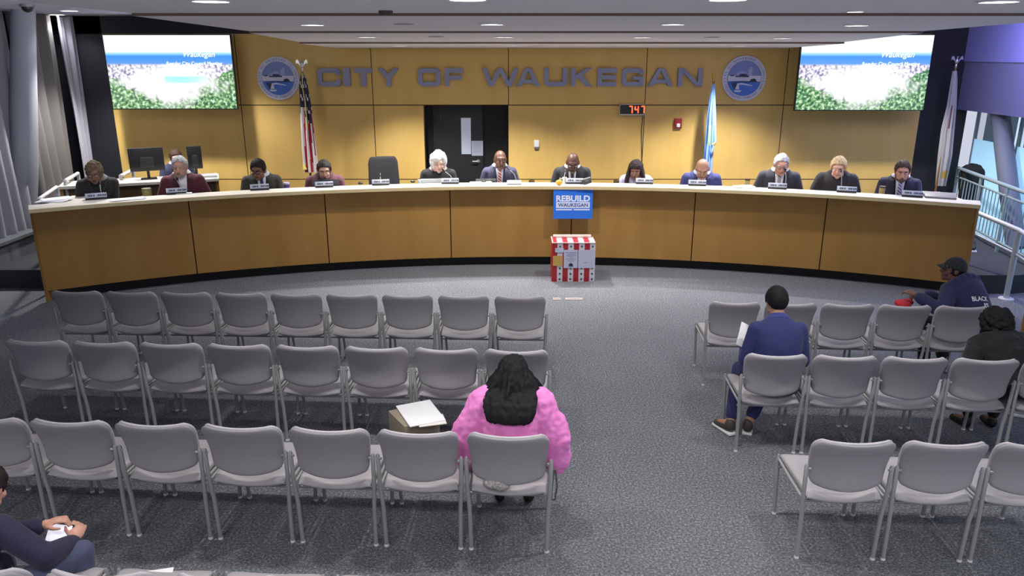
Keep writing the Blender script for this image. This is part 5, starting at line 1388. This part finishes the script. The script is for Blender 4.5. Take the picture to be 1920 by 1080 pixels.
if PEOPLE:
    o, B, _ = sitter('black haired man in dark blue jacket seen from behind with a white sheet', (4,0), .085, .24, .93, dict(kind='top', name='jacket', rgb=(40,46,98), collar=(52,58,120), trousers=(40,44,92), shoe=(70,62,58), sole=True, off=.024), dict(kind='short', rgb=(16,15,17), front=.055, th=.016, back=-.085, nz=.0015), (176,130,104), lean=4, hunch=26, head=(14,4,0), wide=1.05, zs=.44, neck=(.585,.03,.095),
        arms=[dict(w=(-.20,.34,.475+.26), hd=(.1,1,.2), pn=(1,0,-.3), pole=(-.35,-.5,-1)), dict(w=(.16,.34,.475+.22), hd=(-.3,1,0))], legs={('k',-1):(-.22,.36,.53),('a',-1):(-.32,.12,.10),('f',-1):(-.08,.15,-.05),('k',1):(.10,.42,.55),('a',1):(-.16,.14,.09),('f',1):(.06,.2,-.05)})
    q = at_y(1397, 630, 5.80); pz = thing('paper_sheet', 'white sheet held up by the man in the dark blue jacket', 'paper', q, .2)
    MB().rbox((0,0,0), (.13,.004,.2), .001, M=Matrix.Rotation(.5,4,'Y') @ Matrix.Rotation(-.5,4,'X')).build('sheet', PAPER, pz)
    o, B, _ = sitter('man in dark blue hoodie and cap turned left, elbow over a chair', (3,4), .30, .24, .97, dict(kind='top', name='hoodie', rgb=(38,42,80), trousers=(18,18,22), shoe=(70,74,60), off=.03, soff=.026, hood=True), dict(kind='cap', rgb=(44,46,50)), (112,78,64), yaw=R(24), lean=28, hunch=22, head=(-4,58,0), zs=.44,
        arms=[dict(px=(1722,556,6.80), hd=(-.2,1,.25), pole=(-.8,-.5,-.7), curl=.8), dict(px=(1738,552,6.98), hd=(-1,.5,0), pole=(.6,0,-1), curl=.8)], legs={('k',-1):(-.24,.40,.54),('a',-1):(-.26,.32,.09),('k',1):(.06,.44,.54),('a',1):(.02,.36,.09)}, voxel=.0075)
    m = MB()
    def bk(x, z): 
        a_ = R(-9); X = x*math.cos(a_)-z*math.sin(a_)-.035; Z = x*math.sin(a_)+z*math.cos(a_)+.27
        return B.TP(Z, PI-X/.2, .036)
    text_on(m, 'BLACK', bk, w=.17, h=.042, bold=.02)
    m.box((0,0,0),(0.0001,0.0001,0.0001), Matrix.Translation(bk(.03,-.06)))
    text_on(m, 'IS', lambda x, z: bk(x+.05, z-.058), w=.055, h=.04, bold=.02)
    m.build('hoodie_print', PAPER, o)
    q = at_y(1693, 568, 6.95); r_ = thing('folded_cloth', 'red folded cloth on the lap of the man in the hoodie', 'cloth', q)
    m = MB(); m.ell((0,0,-.01),(.07,.10,.035)); m.ell((.05,.02,.005),(.06,.06,.03)); m.remesh('cloth', mat('cloth_red', (190,34,44), .8), r_, .01, 4)
    sitter('person with curly black hair in a black coat seen from behind', (4,3), .36, .24, .84, dict(kind='coat', name='coat', rgb=(15,15,17), trousers=(14,14,16), shoe=(20,20,22), off=.05, soff=.04, t1=.56, hood=True, disp=lambda v: .016*noise.noise(v*11)+.006*noise.noise(v*26)), dict(kind='curly', rgb=(20,17,18), r=.030, n=320, grow=1.42, front=.03, side=-.07, back=-.13, sm=1, vox=.007, disp=lambda v: .008*noise.noise(v*60)), (120,86,70), lean=33, hunch=26, head=(4,6,0), wide=1.2, zs=.43,
        arms=[dict(w=(-.26,.30,.475+.18), hd=(.3,1,-.1), pole=(-.4,-.3,-1)), dict(w=(.2,.34,.475+.18), hd=(-.3,1,-.1))])
    sitter('long haired woman in a fluffy pink coat seen from behind', (2,6), .0, .27, .84, dict(kind='coat', name='fur_coat', rgb=(252,142,214), trousers=(28,28,32), shoe=(24,24,26), off=.055, soff=.075, t0=.0, t1=.55, var=.12, vox=.011, disp=lambda v: .022*noise.noise(Vector((v.x*10,v.y*10,v.z*7)))+.008*noise.noise(v*28)), dict(kind='long', rgb=(15,14,17), len=.50, az=(158,382), n=120, flare=.125, wave=.02, sr=.017, vox=.008, back_push=-.05, mass=True, sm=2, front=.05, disp=lambda v: .008*noise.noise(Vector((v.x*38+noise.noise(v*5)*1.5,v.y*38,v.z*5))), clip=[(-.062,-.03,.105),(-.045,-.075,.085)]), (190,140,118), lean=8, hunch=22, zs=.44, neck=(.57,.03,.09), head=(14,-3,0), wide=1.12, deep=1.0,
        arms=[dict(w=(-.34,.10,.475+.08), hd=(.2,1,-.3), pole=(-1,-.4,-.3)), dict(w=(.34,.10,.475+.07), hd=(-.2,1,-.3), pole=(1,-.4,-.3))], voxel=.008)
    o, B, Jn = sitter('man in navy jacket holding a tablet, cut by the left photo edge', (6,0), -.26, .15, .90, dict(kind='jacket', rgb=(40,38,66), shirt=(200,204,226), tie=None, trousers=(74,80,108), shoe=(30,28,28), off=.026, soff=.024), dict(kind='short', rgb=(40,34,32), front=.06, th=.012), (214,160,140), yaw=R(-8), lean=26, hunch=28, side=-9, zs=.40, head=(30,0,0), wide=1.02,
        arms=[dict(px=(74,988,3.42), hd=(.7,.5,.2), pn=(.6,.3,-.6), curl=.9, pole=(-1,-.2,-.6)), dict(px=(138,1018,3.40), hd=(-.25,.8,.35), pn=(-.7,.2,-.5), curl=.9, pole=(1,-.5,-.5))], legs={('k',1):(.36,.50,.60),('a',1):(.34,.44,.09)}, voxel=.0065)
    q = at_y(112, 1000, 3.45); t_ = thing('tablet', 'white screened tablet held in two hands at the bottom left', 'tablet', q, R(-10))
    Mt = Matrix.Rotation(R(-38),4,'X')
    MB().rbox((0,0,0), (.145,.012,.10), .004, M=Mt).build('case', DARK, t_)
    MB().box((0,-.0068,0), (.133,.001,.088), Mt).build('screen', mat('tablet_screen', (235,235,250), .4, emit=.7), t_)
    q = at_z(1917, 776, .03); s_ = thing('shoe', 'pale sneaker tip at the right photo edge beneath the second row', 'shoe', (q.x+.04,q.y,0), 1.2)
    MB().rbox((0,0,.015), (.09,.27,.03), .012).build('sole', WHITE, s_)
    m = MB(); m.ell((0,.03,.05),(.042,.11,.035)); m.ell((0,-.06,.07),(.04,.06,.06)); m.remesh('upper', mat('sneaker_pale', (200,206,220), .7), s_, .01, 3)

# ================================================================== LIGHT
w = bpy.data.worlds.new('world'); bpy.context.scene.world = w; w.use_nodes = True
w.node_tree.nodes['Background'].inputs[0].default_value = (.80,.84,1,1); w.node_tree.nodes['Background'].inputs[1].default_value = WORLD
def area(loc, rot, size, e, col):
    l = bpy.data.lights.new('area', 'AREA'); l.energy = e; l.size = size[0]; l.shape = 'RECTANGLE'; l.size_y = size[1]; l.color = col
    o = bpy.data.objects.new('area', l); C.objects.link(o); o.location = loc; o.rotation_euler = rot; return o
area((6.6, 9.6, 3.45), (R(0), R(-70), 0), (.3, 2.5), 85, (.45,.42,1))  # added violet light on the bulkhead, no fixture behind it
area((9.2, 11.5, 2.2), (0, R(-90), 0), (4, 6), 160, (.8,.92,1))  # added light outdoors to brighten the facade
area((5.6, 9.6, 3.4), (R(10), R(-35), 0), (.6, 2), 40, (.8,.84,1))  # added fill for column and railings on the right
area((-4.4, 8.8, 3.45), (R(25), R(48), 0), (.8, 2), 34, (.92,.94,1))  # added fill turned towards the left curtains
sc = bpy.context.scene
sc.view_settings.view_transform = 'Standard'; sc.view_settings.exposure = EXPO
sc.cycles.use_denoising = True; sc.cycles.adaptive_threshold = .02; sc.cycles.max_bounces = 6; sc.cycles.diffuse_bounces = 3; sc.cycles.glossy_bounces = 2; sc.cycles.transmission_bounces = 4
sc.cycles.sample_clamp_indirect = 4; sc.cycles.caustics_reflective = False; sc.cycles.caustics_refractive = False
